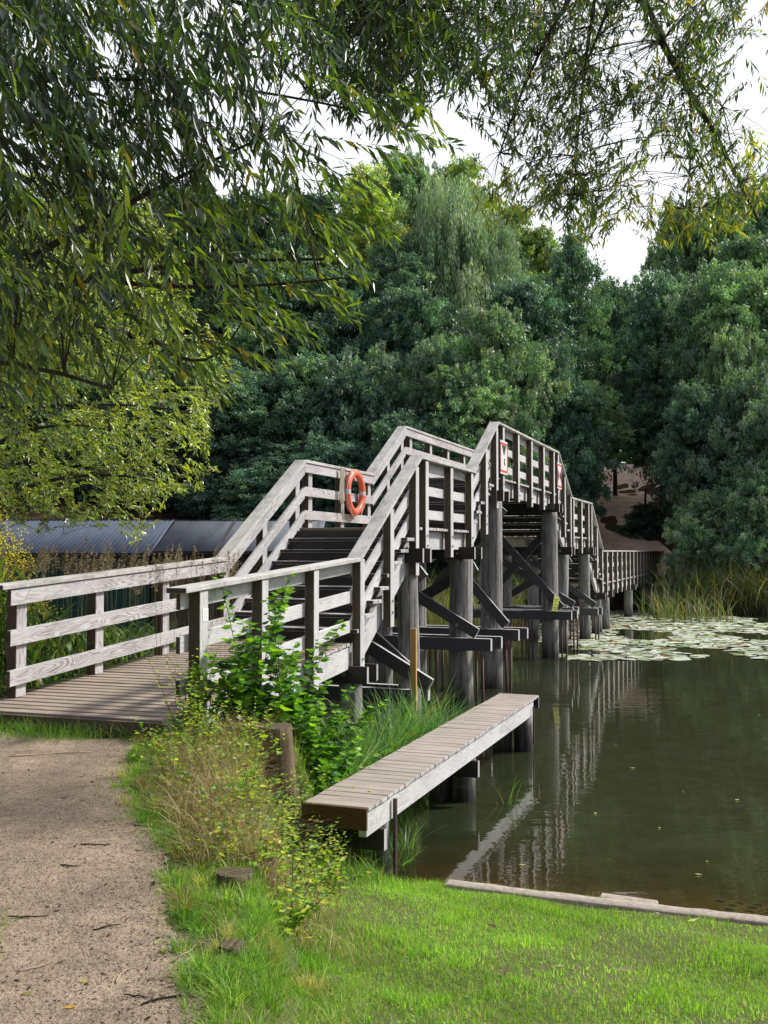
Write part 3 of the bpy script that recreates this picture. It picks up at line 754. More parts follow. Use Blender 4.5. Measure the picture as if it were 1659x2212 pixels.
# ------------------------------------------------------------------ willows
def inpoly(x,y,poly):
    c=False; j=len(poly)-1
    for i in range(len(poly)):
        xi,yi=poly[i]; xj,yj=poly[j]
        if (yi>y)!=(yj>y) and x<(xj-xi)*(y-yi)/(yj-yi)+xi: c=not c
        j=i
    return c
def sample_tips(poly,n,D0,D1,thin=None):
    xs_=[p[0] for p in poly]; ys_=[p[1] for p in poly]; out=[]; tries=0
    while len(out)<n and tries<n*60:
        tries+=1
        x=random.uniform(min(xs_),max(xs_)); y=random.uniform(min(ys_),max(ys_))
        if not inpoly(x,y,poly): continue
        if thin:
            v=mnoise.noise(Vector((x/thin[0],y/thin[0],thin[2])))
            if v<thin[1]: continue
        out.append(atD(x,y,random.uniform(D0,D1)))
    return out
def tube_np(paths,radii,sides=3):
    V=[];F=[];o=0
    for pts,(ra,rb) in zip(paths,radii):
        pts=np.asarray(pts); k=len(pts); t=np.gradient(pts,axis=0); t=norm(t)
        x=norm(np.cross(t,np.array([.31,.2,.93])+np.zeros_like(t))); y=np.cross(t,x)
        rad=np.linspace(ra,rb,k)[:,None]
        for q in range(sides):
            a=6.283*q/sides; V.append(pts+x*math.cos(a)*rad+y*math.sin(a)*rad)
        i=np.arange(k-1)
        for q in range(sides):
            q2=(q+1)%sides
            F.append(np.stack([o+q*k+i,o+q2*k+i,o+q2*k+i+1,o+q*k+i+1],1))
        o+=sides*k
    return np.concatenate(V),np.concatenate(F)
def bez(a,b,c,n):
    t=np.linspace(0,1,n)[:,None]; a,b,c=map(np.array,(a,b,c)); return (1-t)**2*a+2*t*(1-t)*b+t*t*c
def make_twigs(tips,length,dirfn,nl,leafL,leafW,pal,w,limbs,fine=True,droop=.3,tubes=True,link_r=(.004,.0018),maxlink=9):
    limb=np.concatenate(limbs) if limbs else None
    paths=[];rad=[];P=[];D=[];Nr=[];LL=[];CC=[]
    for tp in tips:
        ln=length*random.uniform(.6,1.35); d=Vector(dirfn(tp)).normalized()
        base=tp-d*ln; side=Vector((random.uniform(-1,1),random.uniform(-1,1),.2)).normalized()
        midp=base+d*ln*.5+Vector((0,0,.10*ln))+side*.05*ln
        pts=bez(base,midp,tp,9); paths.append(pts); rad.append((link_r[1]*1.1,.0008))
        if limb is not None and tubes:
            dd=np.linalg.norm(limb-np.array(base),axis=1); j=int(dd.argmin())
            if dd[j]<maxlink: 
                a=limb[j]; paths.append(bez(a,(a+np.array(base))/2+np.array([0,0,.12*dd[j]]),base,7)); rad.append(link_r)
        n=max(4,int(nl*ln/length)); t=(np.arange(n)+rng.uniform(0,.6,n))/n*.97+.03
        idx=t*8; i0=np.minimum(idx.astype(int),7); fr=(idx-i0)[:,None]; pp=pts[i0]*(1-fr)+pts[i0+1]*fr
        tg=norm(pts[np.minimum(i0+1,8)]-pts[i0])
        sd=norm(np.cross(tg,np.array([0,0,1.])+rng.normal(0,.35,(n,3))))*np.where(np.arange(n)%2,1,-1)[:,None]
        dl=tg*.75+sd*rng.uniform(.45,1.,(n,1))+np.array([0,0,-1.])*rng.uniform(.1,.75,(n,1))*droop*2+rng.normal(0,.15,(n,3))
        P.append(pp);D.append(dl);Nr.append(np.array([0,0,1.])+rng.normal(0,.55,(n,3)));LL.append(leafL*rng.uniform(.6,1.2,n)*(1-.35*np.maximum(t-.8,0)/.2))
        c=pick(n,pal,w,.22)*random.uniform(.75,1.2)*(random.choice((.45,.8,1,1.1)) if not maxlink else 1); CC.append(c)
    P=np.concatenate(P);D=np.concatenate(D);Nr=np.concatenate(Nr);LL=np.concatenate(LL);CC=np.concatenate(CC)
    lv=(leaves_fine if fine else leaves_quad)(P,D,Nr,LL,LL*leafW,CC)
    return lv,(tube_np(paths,rad) if tubes else None)
GD=(.030,.060,.028); GM=(.075,.135,.035); GL=(.22,.29,.04); YL=(.42,.30,.02); BL=(.06,.10,.08)
def tree_thing(name,label,cat,base,trunk_pts,trunk_r,limbs,limb_r,group=None):
    T=empty(name,base,0,label,cat,group); b=np.array(base)
    V,F=tube_np([np.array(trunk_pts)-b],[trunk_r],12); link('trunk',mesh_np('trunk',V,F,None,True),T,mats=[M_BARKP])
    V,F=tube_np([np.array(l)-b for l in limbs],limb_r,7); link('branches',mesh_np('branches',V,F,None,True),T,mats=[M_BARKP])
    return T
M_BARKP=simple('bark_plain',(.085,.07,.055),.9,spec=.2,noise_amt=.9,c2=(.03,.025,.02),ns=14)
def P3(x,y,D): return np.array(atD(x,y,D))
# near willow on the left
tb=(-4.6,4.0,tz(-4.6,4.0)-.1)
limbA=[bez((-4.4,4.1,3.2),P3(-400,560,5.2),P3(130,620,5.2),14), bez(P3(130,620,5.2),P3(330,560,5.2),P3(700,560,5.0),12),
  bez((-4.4,4.1,3.2),(-3,4.6,6.2),P3(560,20,5.6),16), bez(P3(60,560,5.2),P3(300,420,5),P3(560,300,4.9),12),bez(P3(230,600,5.2),P3(420,900,5.0),P3(520,700,4.8),10),
  bez((-4.4,4.1,3.0),P3(-300,640,4.6),P3(240,840,4.6),12),bez(P3(-100,200,5.4),P3(300,120,5.4),P3(860,260,5.2),14),bez(P3(180,600,5.1),P3(420,640,4.8),P3(740,600,4.6),14)]
WA=tree_thing('willow_tree','willow with long dark green leaves hanging in front at upper left','tree',tb,bez(tb,(-4.7,4.1,2),(-4.3,4.1,3.4),8),(.26,.16),limbA,[(.055,.024),(.02,.007),(.05,.012),(.02,.006),(.012,.004),(.03,.008),(.014,.005),(.014,.005)])
polyA=[(-60,-60),(700,-60),(760,120),(660,300),(720,440),(640,600),(560,690),(450,720),(330,830),(150,900),(-60,930)]
pal=[GD,GM,GL,YL,BL]
tA=sample_tips(polyA,400,3.9,6.0)+sample_tips([(-60,-60),(520,-60),(560,200),(480,520),(-60,560)],230,4.6,6.6,(150,-.2,3.3))
fan=[((560,560),5.0)]
tipsR=[(640,790),(600,800),(560,760),(620,740),(700,735),(690,700),(780,695),(770,640),(740,650),(800,610),(790,570),(640,690),(520,800),(480,820),(420,810),(860,520),(840,470),(850,440),(810,430),(900,360),(940,330),(880,300),(990,330),(950,280),(860,250),(740,400),(700,480),(760,520),(720,560),(500,860),(660,600),(590,640)]
tB=[atD(x+random.uniform(-12,12),y+random.uniform(-12,12),random.uniform(4.3,5.4)) for x,y in tipsR for _ in range(2)]
def dA(tp): return (random.uniform(-.1,.85),random.uniform(-.4,.4),random.uniform(-1.0,-.12))
def dB(tp): return (random.uniform(.65,1.1),random.uniform(-.3,.3),random.uniform(-.8,-.15))
tA1=[t for t in tA if proj(*t)[1]<430]; tA2=[t for t in tA if proj(*t)[1]>=430]
lvA,tbA=make_twigs(tA1,.50,dA,24,.098,.235,pal,[8,3,.9,.12,4.5],limbA,maxlink=.9,droop=.45)
lvA2,tbA2=make_twigs(tA2,.50,dA,23,.098,.235,pal,[3,5,5,.25,1.5],limbA,maxlink=.9,droop=.45)  # lower twigs use a brighter leaf mix to paint their backlit glow
lvB,tbB=make_twigs(tB,.42,dB,20,.098,.23,pal,[2,4,3.6,.25,.6],limbA,maxlink=1.3)
add_leafobj('foliage',[lvA,lvA2,lvB],M_LEAF,WA,tb)
V=np.concatenate([tbA[0],tbB[0],tbA2[0]])-np.array(tb); F=np.concatenate([tbA[1],tbB[1]+len(tbA[0]),tbA2[1]+len(tbA[0])+len(tbB[0])]); link('twigs',mesh_np('twigs',V,F),WA,mats=[M_TWIG])
# overhanging willow at the top and upper right
tb=(5.6,1.2,tz(5.6,1.2)-.1)
limbB=[bez((5.4,1.6,6.6),P3(1300,-560,7.0),P3(1385,-10,7.8),10),np.array([P3(1385,-10,7.8),P3(1430,90,7.9),P3(1490,200,8.0),P3(1545,290,8.0),P3(1600,400,8.1),P3(1640,480,8.1)]),
  bez(P3(1340,-120,7.7),P3(1320,60,7.6),P3(1210,240,7.5),10),bez(P3(1340,-140,7.7),P3(1180,20,7.4),P3(1080,330,7.3),12),bez(P3(1340,-160,7.7),P3(1000,-160,7),P3(860,60,6.8),12),
  bez(P3(1490,200,8.0),P3(1500,330,8),P3(1480,450,8),8),bez(P3(1460,130,7.9),P3(1500,170,8.2),P3(1560,230,8.3),8),bez(P3(1300,-100,7.6),P3(1250,200,7.6),P3(1240,420,7.6),12)]
WB=tree_thing('willow_tree','willow overhanging from the top right with yellowing leaf tips','tree',tb,bez(tb,(5.9,1.2,3),(5.4,1.6,6.8),8),(.30,.18),limbB,[(.07,.04),(.036,.010),(.02,.006),(.022,.006),(.03,.008),(.012,.005),(.014,.005),(.016,.005)])
polyB1=[(640,-60),(1120,-60),(1130,180),(1090,300),(1000,260),(900,200),(860,320),(780,200),(700,140)]
polyB2=[(1060,-60),(1620,-60),(1600,60),(1560,170),(1620,330),(1659,330),(1640,480),(1500,470),(1420,420),(1330,300),(1300,480),(1240,520),(1150,480),(1080,440),(1050,330),(1100,200)]
t1=sample_tips(polyB1,270,5.8,7.4,(120,-.28,1.3))+sample_tips([(560,-60),(1020,-60),(980,200),(890,300),(790,330),(690,240),(590,170)],230,5.2,6.8,(60,-.3,2.3)); t2=sample_tips(polyB2,700,7.0,8.8,(110,-.25,4.1))
tipsY=[(1070,500),(1090,460),(1050,450),(1120,480),(1180,470),(1200,420),(1270,520),(1290,530),(1300,500),(1240,500),(1420,520),(1440,540),(1400,500),(1480,520),(1540,530),(1560,500),(1600,500),(1590,470),(1500,440),(1630,440),(1620,400),(1650,350),(1300,440),(1360,470),(1330,400),(1460,480),(1520,480)]
t3=[atD(x+random.uniform(-14,14),y+random.uniform(-14,8),random.uniform(7.2,8.2)) for x,y in tipsY for _ in range(4)]
t4=[atD(x,y,random.uniform(7.5,8.4)) for x,y in [(1640,30),(1610,70),(1659,110),(1600,10),(1650,240),(1630,60),(1659,200)]]
def dBh(tp): return (random.uniform(-.8,.6),random.uniform(-.5,.5),random.uniform(-1.0,-.2))
l1,b1=make_twigs(t1,.40,dBh,21,.092,.21,pal,[6,5,1.5,.3,2],limbB,maxlink=2.2)
l2,b2=make_twigs(t2,.36,dBh,19,.085,.21,pal,[3,6,2.5,.9,.6],limbB,maxlink=.9)
l3,b3=make_twigs(t3,.32,dBh,17,.085,.21,[GD,GM,(.34,.40,.05),(.62,.45,.03),BL],[.4,2,5,1.8,0],limbB,maxlink=1.6)
l4,_=make_twigs(t4,.42,dBh,22,.09,.21,pal,[1,3,3,1,0],limbB,maxlink=0)
add_leafobj('foliage',[l1,l2,l3,l4],M_LEAF,WB,tb)
V=[];F=[];o=0
for b in (b1,b2,b3): V.append(b[0]-np.array(tb));F.append(b[1]+o);o+=len(b[0])
link('twigs',mesh_np('twigs',np.concatenate(V),np.concatenate(F)),WB,mats=[M_TWIG])
# sunlit yellow-green willow standing behind, left
tb=(-6.6,12.6,tz(-6.6,12.6)-.1)
limbC=[bez((-6.5,12.6,2.2),P3(-60,850,12),P3(240,930,11.5),12),bez((-6.5,12.6,2.0),P3(0,960,12),P3(340,1040,11.4),12),bez((-6.5,12.6,2.6),P3(-60,600,12.4),P3(300,760,12),12),
 bez((-6.5,12.6,3),P3(-100,300,12.6),P3(180,500,12.4),12),bez(P3(60,880,12),P3(300,860,11.6),P3(440,900,11.4),10),bez(P3(0,720,12.2),P3(260,660,12),P3(430,800,11.6),10)]
WC=tree_thing('willow_tree','sunlit yellow-green willow behind the ramp on the left bank','tree',tb,bez(tb,(-6.6,12.6,1.5),(-6.5,12.6,3.2),8),(.2,.14),limbC,[(.05,.01),(.045,.01),(.06,.012),(.07,.012),(.02,.006),(.025,.006)])
polyC=[(-80,380),(300,380),(400,560),(440,690),(500,790),(480,850),(455,900),(450,960),(430,1010),(395,1060),(350,1080),(300,1100),(180,1130),(90,1120),(-80,1130)]
tc=sample_tips(polyC,2300,10.6,14.4,(70,-.33,8.8))
# finer tips along the visible right-hand outline
edge=[(500,790),(505,820),(480,850),(470,880),(455,930),(440,960),(452,1000),(420,1020),(435,1050),(400,1060),(360,1080),(330,1110),(310,1150),(300,1170),(270,1130),(230,1150),(180,1130),(120,1110),(40,1140),(10,1180),(100,1150),(350,1095)]
tc+= [atD(x+random.uniform(-22,8),y+random.uniform(-14,10),random.uniform(10.8,12)) for x,y in edge for _ in range(5)]
def dC(tp): return (random.uniform(-.1,1.),random.uniform(-.9,.3),random.uniform(-.8,.25))
lc_,bc=make_twigs(tc,.36,dC,19,.074,.32,[(.29,.38,.09),(.44,.50,.09),(.56,.47,.05),(.10,.16,.05),(.66,.68,.5)],[4,4,1.3,2,1.1],limbC,fine=True,droop=.12,maxlink=.0)  # whitish leaf colour paints highlights among the leaves
_,bc2=make_twigs(random.sample(tc,160),.5,dC,2,.03,.2,[GM],[1],limbC,maxlink=2.0,link_r=(.009,.003))
add_leafobj('foliage',[lc_],M_LEAFC,WC,tb)
V=np.concatenate([bc[0],bc2[0]])-np.array(tb); F=np.concatenate([bc[1],bc2[1]+len(bc[0])]); link('twigs',mesh_np('twigs',V,F),WC,mats=[M_TWIG])

# ------------------------------------------------------------------ forest
def crown_mesh(name,R_,Hc,nlobe,nleaf,size,pal,w,seed,kind='round'):
    rs=np.random.default_rng(seed); lobes=[]
    for i in range(nlobe):
        z=rs.uniform(.02,1)**.8; prof=math.sin(math.pi*min(1,.14+z*.82))**.6*(1.0 if rs.random()<.75 else 1.18)
        a=rs.uniform(0,6.283); rr=R_*prof*rs.uniform(.25,.86); lobes.append((rr*math.cos(a),rr*math.sin(a),z*Hc*.93,R_*rs.uniform(.12,.27)*(1.15-z*.35)))
    lobes=np.array(lobes)
    # every bough carries many small sprays, stretched along an outward and slightly drooping direction
    ns=nlobe*26; li=rs.integers(0,nlobe,ns); L=lobes[li]; d=norm(rs.normal(0,1,(ns,3))*np.array([1,1,.8])+np.array([0,0,.25]))
    out=norm(np.stack([L[:,0],L[:,1],np.zeros(ns)],1)+.01)
    sp=L[:,:3]+d*(L[:,3]*rs.uniform(.5,1.75,ns))[:,None]*np.array([1.1,1.1,.75]); sr=L[:,3]*rs.uniform(.16,.40,ns)
    sdir=norm(out+d*.7+np.array([0,0,-.1])); sl=rs.uniform(1.,2.2,ns)
    idx=rs.choice(ns,nleaf,p=sr**2/(sr**2).sum()); e=norm(rs.normal(0,1,(nleaf,3)))*(rs.uniform(.2,1,nleaf)**.5)[:,None]
    al=(e*sdir[idx]).sum(1,keepdims=True)
    P=sp[idx]+(e+sdir[idx]*al*(sl[idx]-1)[:,None])*sr[idx][:,None]*np.array([1,1,.7])
    up=e[:,2]
    if kind=='weep':
        ln=rs.uniform(0,1.,nleaf); P[:,2]-=ln*R_*.55*(.4+.6*np.sin(idx*1.7)**2); D=np.tile([0,0,-1.],(nleaf,1))+rs.normal(0,.25,(nleaf,3)); Nr=rs.normal(0,1,(nleaf,3)); Nr[:,2]*=.3
    else:
        D=norm(rs.normal(0,1,(nleaf,3))+sdir[idx]*.5+np.array([0,0,-.25])); Nr=e*.9+rs.normal(0,.6,(nleaf,3))+np.array([0,0,.6])
    sc_=rs.uniform(.7,1.3,(ns,1))*rs.uniform(.93,1.07,(ns,3)); lc=rs.uniform(.78,1.22,(nlobe,1))*rs.uniform(.95,1.05,(nlobe,3))
    pal=np.array(pal); w=np.array(w,float); c=pal[rs.choice(len(pal),ns,p=w/w.sum())][idx]*sc_[idx]*lc[li[idx]]*rs.uniform(.75,1.25,(nleaf,1))
    sz=size*rs.uniform(.55,1.4,nleaf)
    V,F,C=leaves_quad(P,D,Nr,sz,sz*(.66 if kind!='weep' else .3),np.clip(c,0,1))
    br=[];rd=[]
    for i in range(min(nlobe,26)):
        l=lobes[i]; z0=max(l[2]-Hc*.28,0); br.append(bez((0,0,z0),(l[0]*.45,l[1]*.45,z0+(l[2]-z0)*.35),l[:3],5)); rd.append((R_*.022,R_*.006))
    bv,bf=tube_np(br,rd,4)
    return mesh_np(name,V,F,C),mesh_np('boughs',bv,bf)
TG=(.155,.26,.20); TD=(.10,.195,.165); TL=(.25,.38,.23); TY=(.42,.50,.12); TS=(.25,.33,.28)  # bluish cast puts distance haze into the leaf colours
protos={}
for k,(nm,kw) in enumerate({
 'a':dict(R_=5,Hc=13,nlobe=120,nleaf=120000,size=.18,pal=[TG,TD,TL],w=[5,4,1.5]),
 'b':dict(R_=5,Hc=11,nlobe=90,nleaf=120000,size=.17,pal=[TG,TD,TL],w=[3,4,2]),
 'c':dict(R_=5,Hc=15,nlobe=150,nleaf=120000,size=.17,pal=[TG,TD,TL],w=[4,5,1]),
 'y':dict(R_=5,Hc=12,nlobe=110,nleaf=120000,size=.18,pal=[TY,TG,TL],w=[8,1.5,2]),
 'l':dict(R_=5,Hc=11,nlobe=100,nleaf=120000,size=.165,pal=[TL,TG,TS],w=[4,3,2]),
 'w':dict(R_=5,Hc=14,nlobe=120,nleaf=120000,size=.26,pal=[TS,TG,TL],w=[5,2,1],kind='weep'),
 's':dict(R_=5,Hc=9,nlobe=90,nleaf=120000,size=.18,pal=[TG,TL,TS],w=[4,3,2]),
}.items()):
    protos[nm]=crown_mesh('crown',seed=100+k,**kw)
trunkV,trunkF=tube_np([np.array([(0,0,-1.),(.05,.02,1.5),(.0,.08,4),(.08,0,8),(0,0,12)])],[(.30,.10)],9)
trunk_me=mesh_np('trunk',trunkV,trunkF,None,True); trunk_me.materials.append(M_BARKP)
for c,b in protos.values(): c.materials.append(M_CROWN); b.materials.append(M_BARKP)
def forest_tree(px,top,D,rad,kind,hc,label,low=None,name='forest_tree'):
    """hc: crown height (m); crown top at the photographed height, trunk down to the ground"""
    tp=atD(px,top,D); x,y=tp.x,D; gz=tz(x,y)
    zt=tp.z; zb=zt-hc
    if zb<gz-.6: zb=gz-.6; 
    T=empty(name,(x,y,gz),random.uniform(0,6.28),label,'tree','trees on the far bank')
    cm,bmh=protos[kind]; c=link('crown',cm,T,loc=(0,0,zb-gz)); bbx=[v for v in ()]
    sc_z=(zt-zb)/(cm_h[kind]); c.scale=(rad/cm_r[kind],rad/cm_r[kind],sc_z)
    b=link('boughs',bmh,c)
    t=link('trunk',trunk_me,T); hh=max(zb-gz,1)+ (zt-zb)*.75; t.scale=(max(.5,rad/5),max(.5,rad/5),hh/12)
    return T
cm_h={};cm_r={}
for k,(c,b) in protos.items():
    co=np.empty(len(c.vertices)*3,np.float32); c.vertices.foreach_get('co',co); co=co.reshape(-1,3); cm_h[k]=np.percentile(co[:,2],99.7); cm_r[k]=np.percentile(np.hypot(co[:,0],co[:,1]),98)
F_=[ # px, top y, distance, radius, kind, crown height, label
 (-120,420,80,6.5,'a',16,'dark tall tree far left, mostly hidden by willow leaves'),
 (60,430,82,6.5,'b',16,'broad dark tree behind the leftmost boathouse roof'),
 (230,410,80,6.5,'c',18,'tall tree behind the willow branches, second from the left edge'),
 (400,415,82,6.5,'a',17,'tall tree behind the tips of the left willow'),
 (545,430,80,6,'b',17,'round topped tree at the skyline left of the yellow-green crowns'),
 (660,420,82,6,'c',18,'tall skyline tree just left of the bright yellow-green crown'),
 (790,372,82,5.2,'y',15,'yellow-green topped tree at the skyline behind the weeping birch'),
 (880,335,86,4.8,'l',15,'pale grey-green tree peeking highest on the skyline'),
 (1000,355,82,5.0,'y',15,'bright yellow-green crown right of the weeping birch top'),
 (1110,455,80,4.6,'y',14,'yellow-green tree lower on the skyline slope'),
 (1170,500,80,3.4,'y',14,'small yellow-green crown beside the pointed tree'),
 (1475,440,78,3.6,'l',17,'tall pale birch right of the sky gap'),
 (1560,425,80,4.2,'l',18,'leafy tree right of the pale birch'),
 (1640,420,76,5.5,'c',18,'dark tall tree at the right edge of the skyline'),
 (1740,400,76,6,'a',18,'dark tree partly outside the right edge'),
 (965,398,66,4.3,'w',15,'silvery weeping birch with hanging sprays'),
 (1065,480,67,3.4,'w',12,'smaller weeping birch leaning right of the larger one'),
 (600,560,62,5.0,'a',15,'dark teal tree above the left flight of stairs'),
 (730,590,62,4.6,'b',14,'blue-green broad tree above the life ring'),
 (850,520,64,4.6,'c',14,'dense dark tree below the weeping birch'),
 (880,640,58,4.2,'b',12,'blue-green rounded tree in the middle of the bank'),
 (1228,505,64,2.7,'c',16,'pointed dark tree left of the sky gap'),
 (1130,610,60,3.8,'a',13,'mid green tree below the pointed one'),
 (1325,612,68,2.9,'b',12,'low dark tree filling the gap below the sky'),
 (1430,600,62,3.2,'l',11,'arching pale green tree right of the gap'),
 (1550,590,58,4.4,'l',14,'wide pale green tree with a visible grey trunk'),
 (1620,590,56,4.4,'l',13,'pale green tree top at right edge'),
 (1610,520,66,4.2,'b',15,'grey-green tree behind the pale one at the right edge'),
 (520,800,54,4.2,'c',13,'nearly black tree beyond the boathouses'),
 (420,760,56,4.6,'a',14,'dark tree behind the felt roof'),
 (300,780,56,4.6,'b',14,'dark tree behind the corrugated roof'),
 (150,800,56,4.6,'a',14,'dark tree behind the left part of the corrugated roof'),
 (0,800,56,4.6,'c',14,'dark tree at the left edge behind the roof'),
 (655,780,54,4.0,'a',11,'dark spreading tree over the water left of the ring'),
 (770,770,53,4.0,'s',11,'drooping blue-green tree right above the life ring'),
 (930,735,52,2.2,'l',8,'small round light green tree in the bank middle'),
 (1070,665,53,3.6,'s',11,'bright mid-green tree above the top deck'),
 (1010,800,51,3.2,'l',8,'leafy green bush tree behind the first upper railing'),
 (1180,760,55,3.2,'s',10,'dark tree above the far stairs'),
 (880,900,49,3.2,'b',9,'dark low tree directly behind the upper stairs'),
 (740,960,49,3.2,'a',9,'dark low tree behind the life ring'),
 (610,960,50,3.4,'c',9,'dark low tree behind the first flight'),
 (1010,940,49,3.2,'b',9,'dark low tree behind the top deck railing'),
 (1100,900,51,2.8,'s',9,'dark leafy tree behind the top deck end'),
 (1425,760,60,2.3,'b',7,'dark tree above the hillside path'),
 (1270,830,57,2.4,'l',4.5,'small pale tree left of the hillside path'),
 (1575,720,52,2.6,'s',14,'blue-green tree with ivy trunk right of the path'),
 (1610,800,49,3.2,'s',13,'grey-green tree overhanging the walkway end'),
 (1670,860,47,2.8,'l',10,'light green shrub tree at the right edge over the reeds'),
 (1640,1000,46,2.6,'l',7,'fresh green bush at the right edge behind the reeds'),
 (1530,1060,47,2.4,'s',5,'low grey-green bush behind the reeds'),
 (1540,1120,50,1.6,'s',4,'low bush by the walkway end'),
 (1500,830,49.5,1.8,'s',5.5,'slender tree with a bare pale trunk above the reeds'),
 (1590,1000,48.5,2.2,'b',4,'thin trunked tree right of the slender one'),
 (1395,1090,60,1.5,'b',3.2,'small dark green bush on the bare hillside'),
 (1190,1050,52,1.8,'b',5,'dark bush behind the lower landing'),
]
for k,f in enumerate(F_): forest_tree(*f[:6],f[6])
# the mass of wood further back
parts=[];rs=np.random.default_rng(5)
n=52000; ths=rs.uniform(-.62,.62,n); Dd=rs.uniform(86,120,n); X=np.tan(ths)*Dd
gz=terrain(X,Dd)
sky=np.interp(CX+FPX*X/Dd,[-600,400,560,700,800,1000,1150,1260,1300,1370,1420,1500,2200],[470,470,460,430,420,420,540,640,650,640,600,520,480])
ztop=H+(Y0-sky)/FPX*Dd
zz=gz+(ztop-gz)*rs.uniform(0,1,n)**.8-2*np.abs(np.sin(X*.45+Dd*.2))
D=rs.normal(0,1,(n,3)); Nr=rs.normal(0,1,(n,3))+np.array([0,-.6,.6]); sz=rs.uniform(.6,1.5,n)
wv=leaves_quad(np.stack([X,Dd,zz],1),D,Nr,sz,sz*.7,np.array(TD)*rs.uniform(.6,1.4,(n,1)))
o=add_leafobj('distant_woodland',[wv],M_CROWN); tag(o,'dark mass of woodland deeper behind the bank trees','woodland',kind='stuff')

# ------------------------------------------------------------------ reeds, sedge, lily pads
def reed_patch(n,xr,yr,hmin,hmax,W,pal,w,keep=None,bend=(.1,.6),base=None,segs=4):
    X=rng.uniform(xr[0],xr[1],n); Y=rng.uniform(yr[0],yr[1],n)
    if keep is not None:
        k=keep(X,Y); X=X[k];Y=Y[k]; n=len(X)
    Z=np.maximum(terrain(X,Y),-.1) if base is None else np.full(n,base)
    L=rng.uniform(hmin,hmax,n); a=rng.uniform(0,6.28,n)
    return blades(np.stack([X,Y,Z],1),np.stack([np.cos(a),np.sin(a)],1),L,np.full(n,W)*rng.uniform(.6,1.3,n),pick(n,pal,w,.25),rng.uniform(*bend,n),segs)
RG=(.10,.20,.05); RT=(.40,.34,.20); RY=(.32,.34,.07); RB=(.16,.105,.06); RD=(.03,.065,.03)
kl=lambda X,Y:(X<-.32*(20-Y)*0-(.0)+np.interp(Y,[9.6,13,17,24],[-3.75,-2.6,-1.5,-.6]))&(X>-9)
parts=[reed_patch(4200,(-9,-1.5),(9.7,19),.7,1.6,.036,[RG,RD,RT,RY],[6,3,1,1],kl)]
# reed leaves up the stems
X=rng.uniform(-8.5,-1.6,17000);Y=9.8+8*rng.uniform(0,1,17000)**1.5;k=kl(X,Y);X=X[k];Y=Y[k];n=len(X)
Z=terrain(X,Y)+rng.uniform(.05,1.5,n);a=rng.uniform(0,6.28,n)
parts.append(blades(np.stack([X,Y,Z],1),np.stack([np.cos(a),np.sin(a)],1),rng.uniform(.3,.6,n),np.full(n,.04),pick(n,[RG,RD,RY],[5,2,2],.25),rng.uniform(.7,1.3,n),3))
o=add_leafobj('reed_bed',parts,M_REED); tag(o,'dense green reed bed behind the ramp railing','reeds',kind='stuff')
# plumes
P=[];D=[];Nr=[];Ls=[];paths=[];rad=[]
for i in range(120):
    px=random.uniform(-30,520) if i%3 else random.uniform(60,400); D_=random.uniform(11.5,16); q=atD(px,random.uniform(1190,1262)+(10 if px>350 else 0),D_)
    gz=tz(q.x,q.y); lean=Vector((random.uniform(-.2,.25),random.uniform(-.1,.1),1)).normalized()
    paths.append(bez((q.x-lean.x*.6,q.y-lean.y*.6,gz),(q.x-lean.x*.4,q.y,gz+(q.z-gz)*.6),q,5)); rad.append((.003,.002))
    for j in range(170):
        t=random.random(); rr=.048*math.sin(math.pi*min(1,t+.12))
        p=q+lean*(t-.45)*.30+Vector((random.gauss(0,rr*.7)+.03*t,random.gauss(0,rr*.7),random.gauss(0,.01)))
        P.append(p);D.append((random.gauss(.35,.5),random.gauss(0,.5),random.gauss(-.2,.5)));Nr.append((random.gauss(0,1),random.gauss(0,1),random.gauss(0,1)));Ls.append(random.uniform(.012,.034))
P=np.array(P);n=len(P);Ls=np.array(Ls)
lv=leaves_quad(P,np.array(D),np.array(Nr),Ls,Ls*.3,pick(n,[(.33,.25,.21),(.22,.16,.14),(.46,.38,.31)],[4,3,2],.2))
o=add_leafobj('reed_plumes',[lv],M_DRY); tag(o,'brown feathery reed plumes above the reed bed by the boathouses','reed plumes',kind='stuff')
V,F=tube_np(paths,rad,3); q=link('stems',mesh_np('stems',V,F),o,mats=[simple('reed_stem',(.12,.13,.05),.8)])
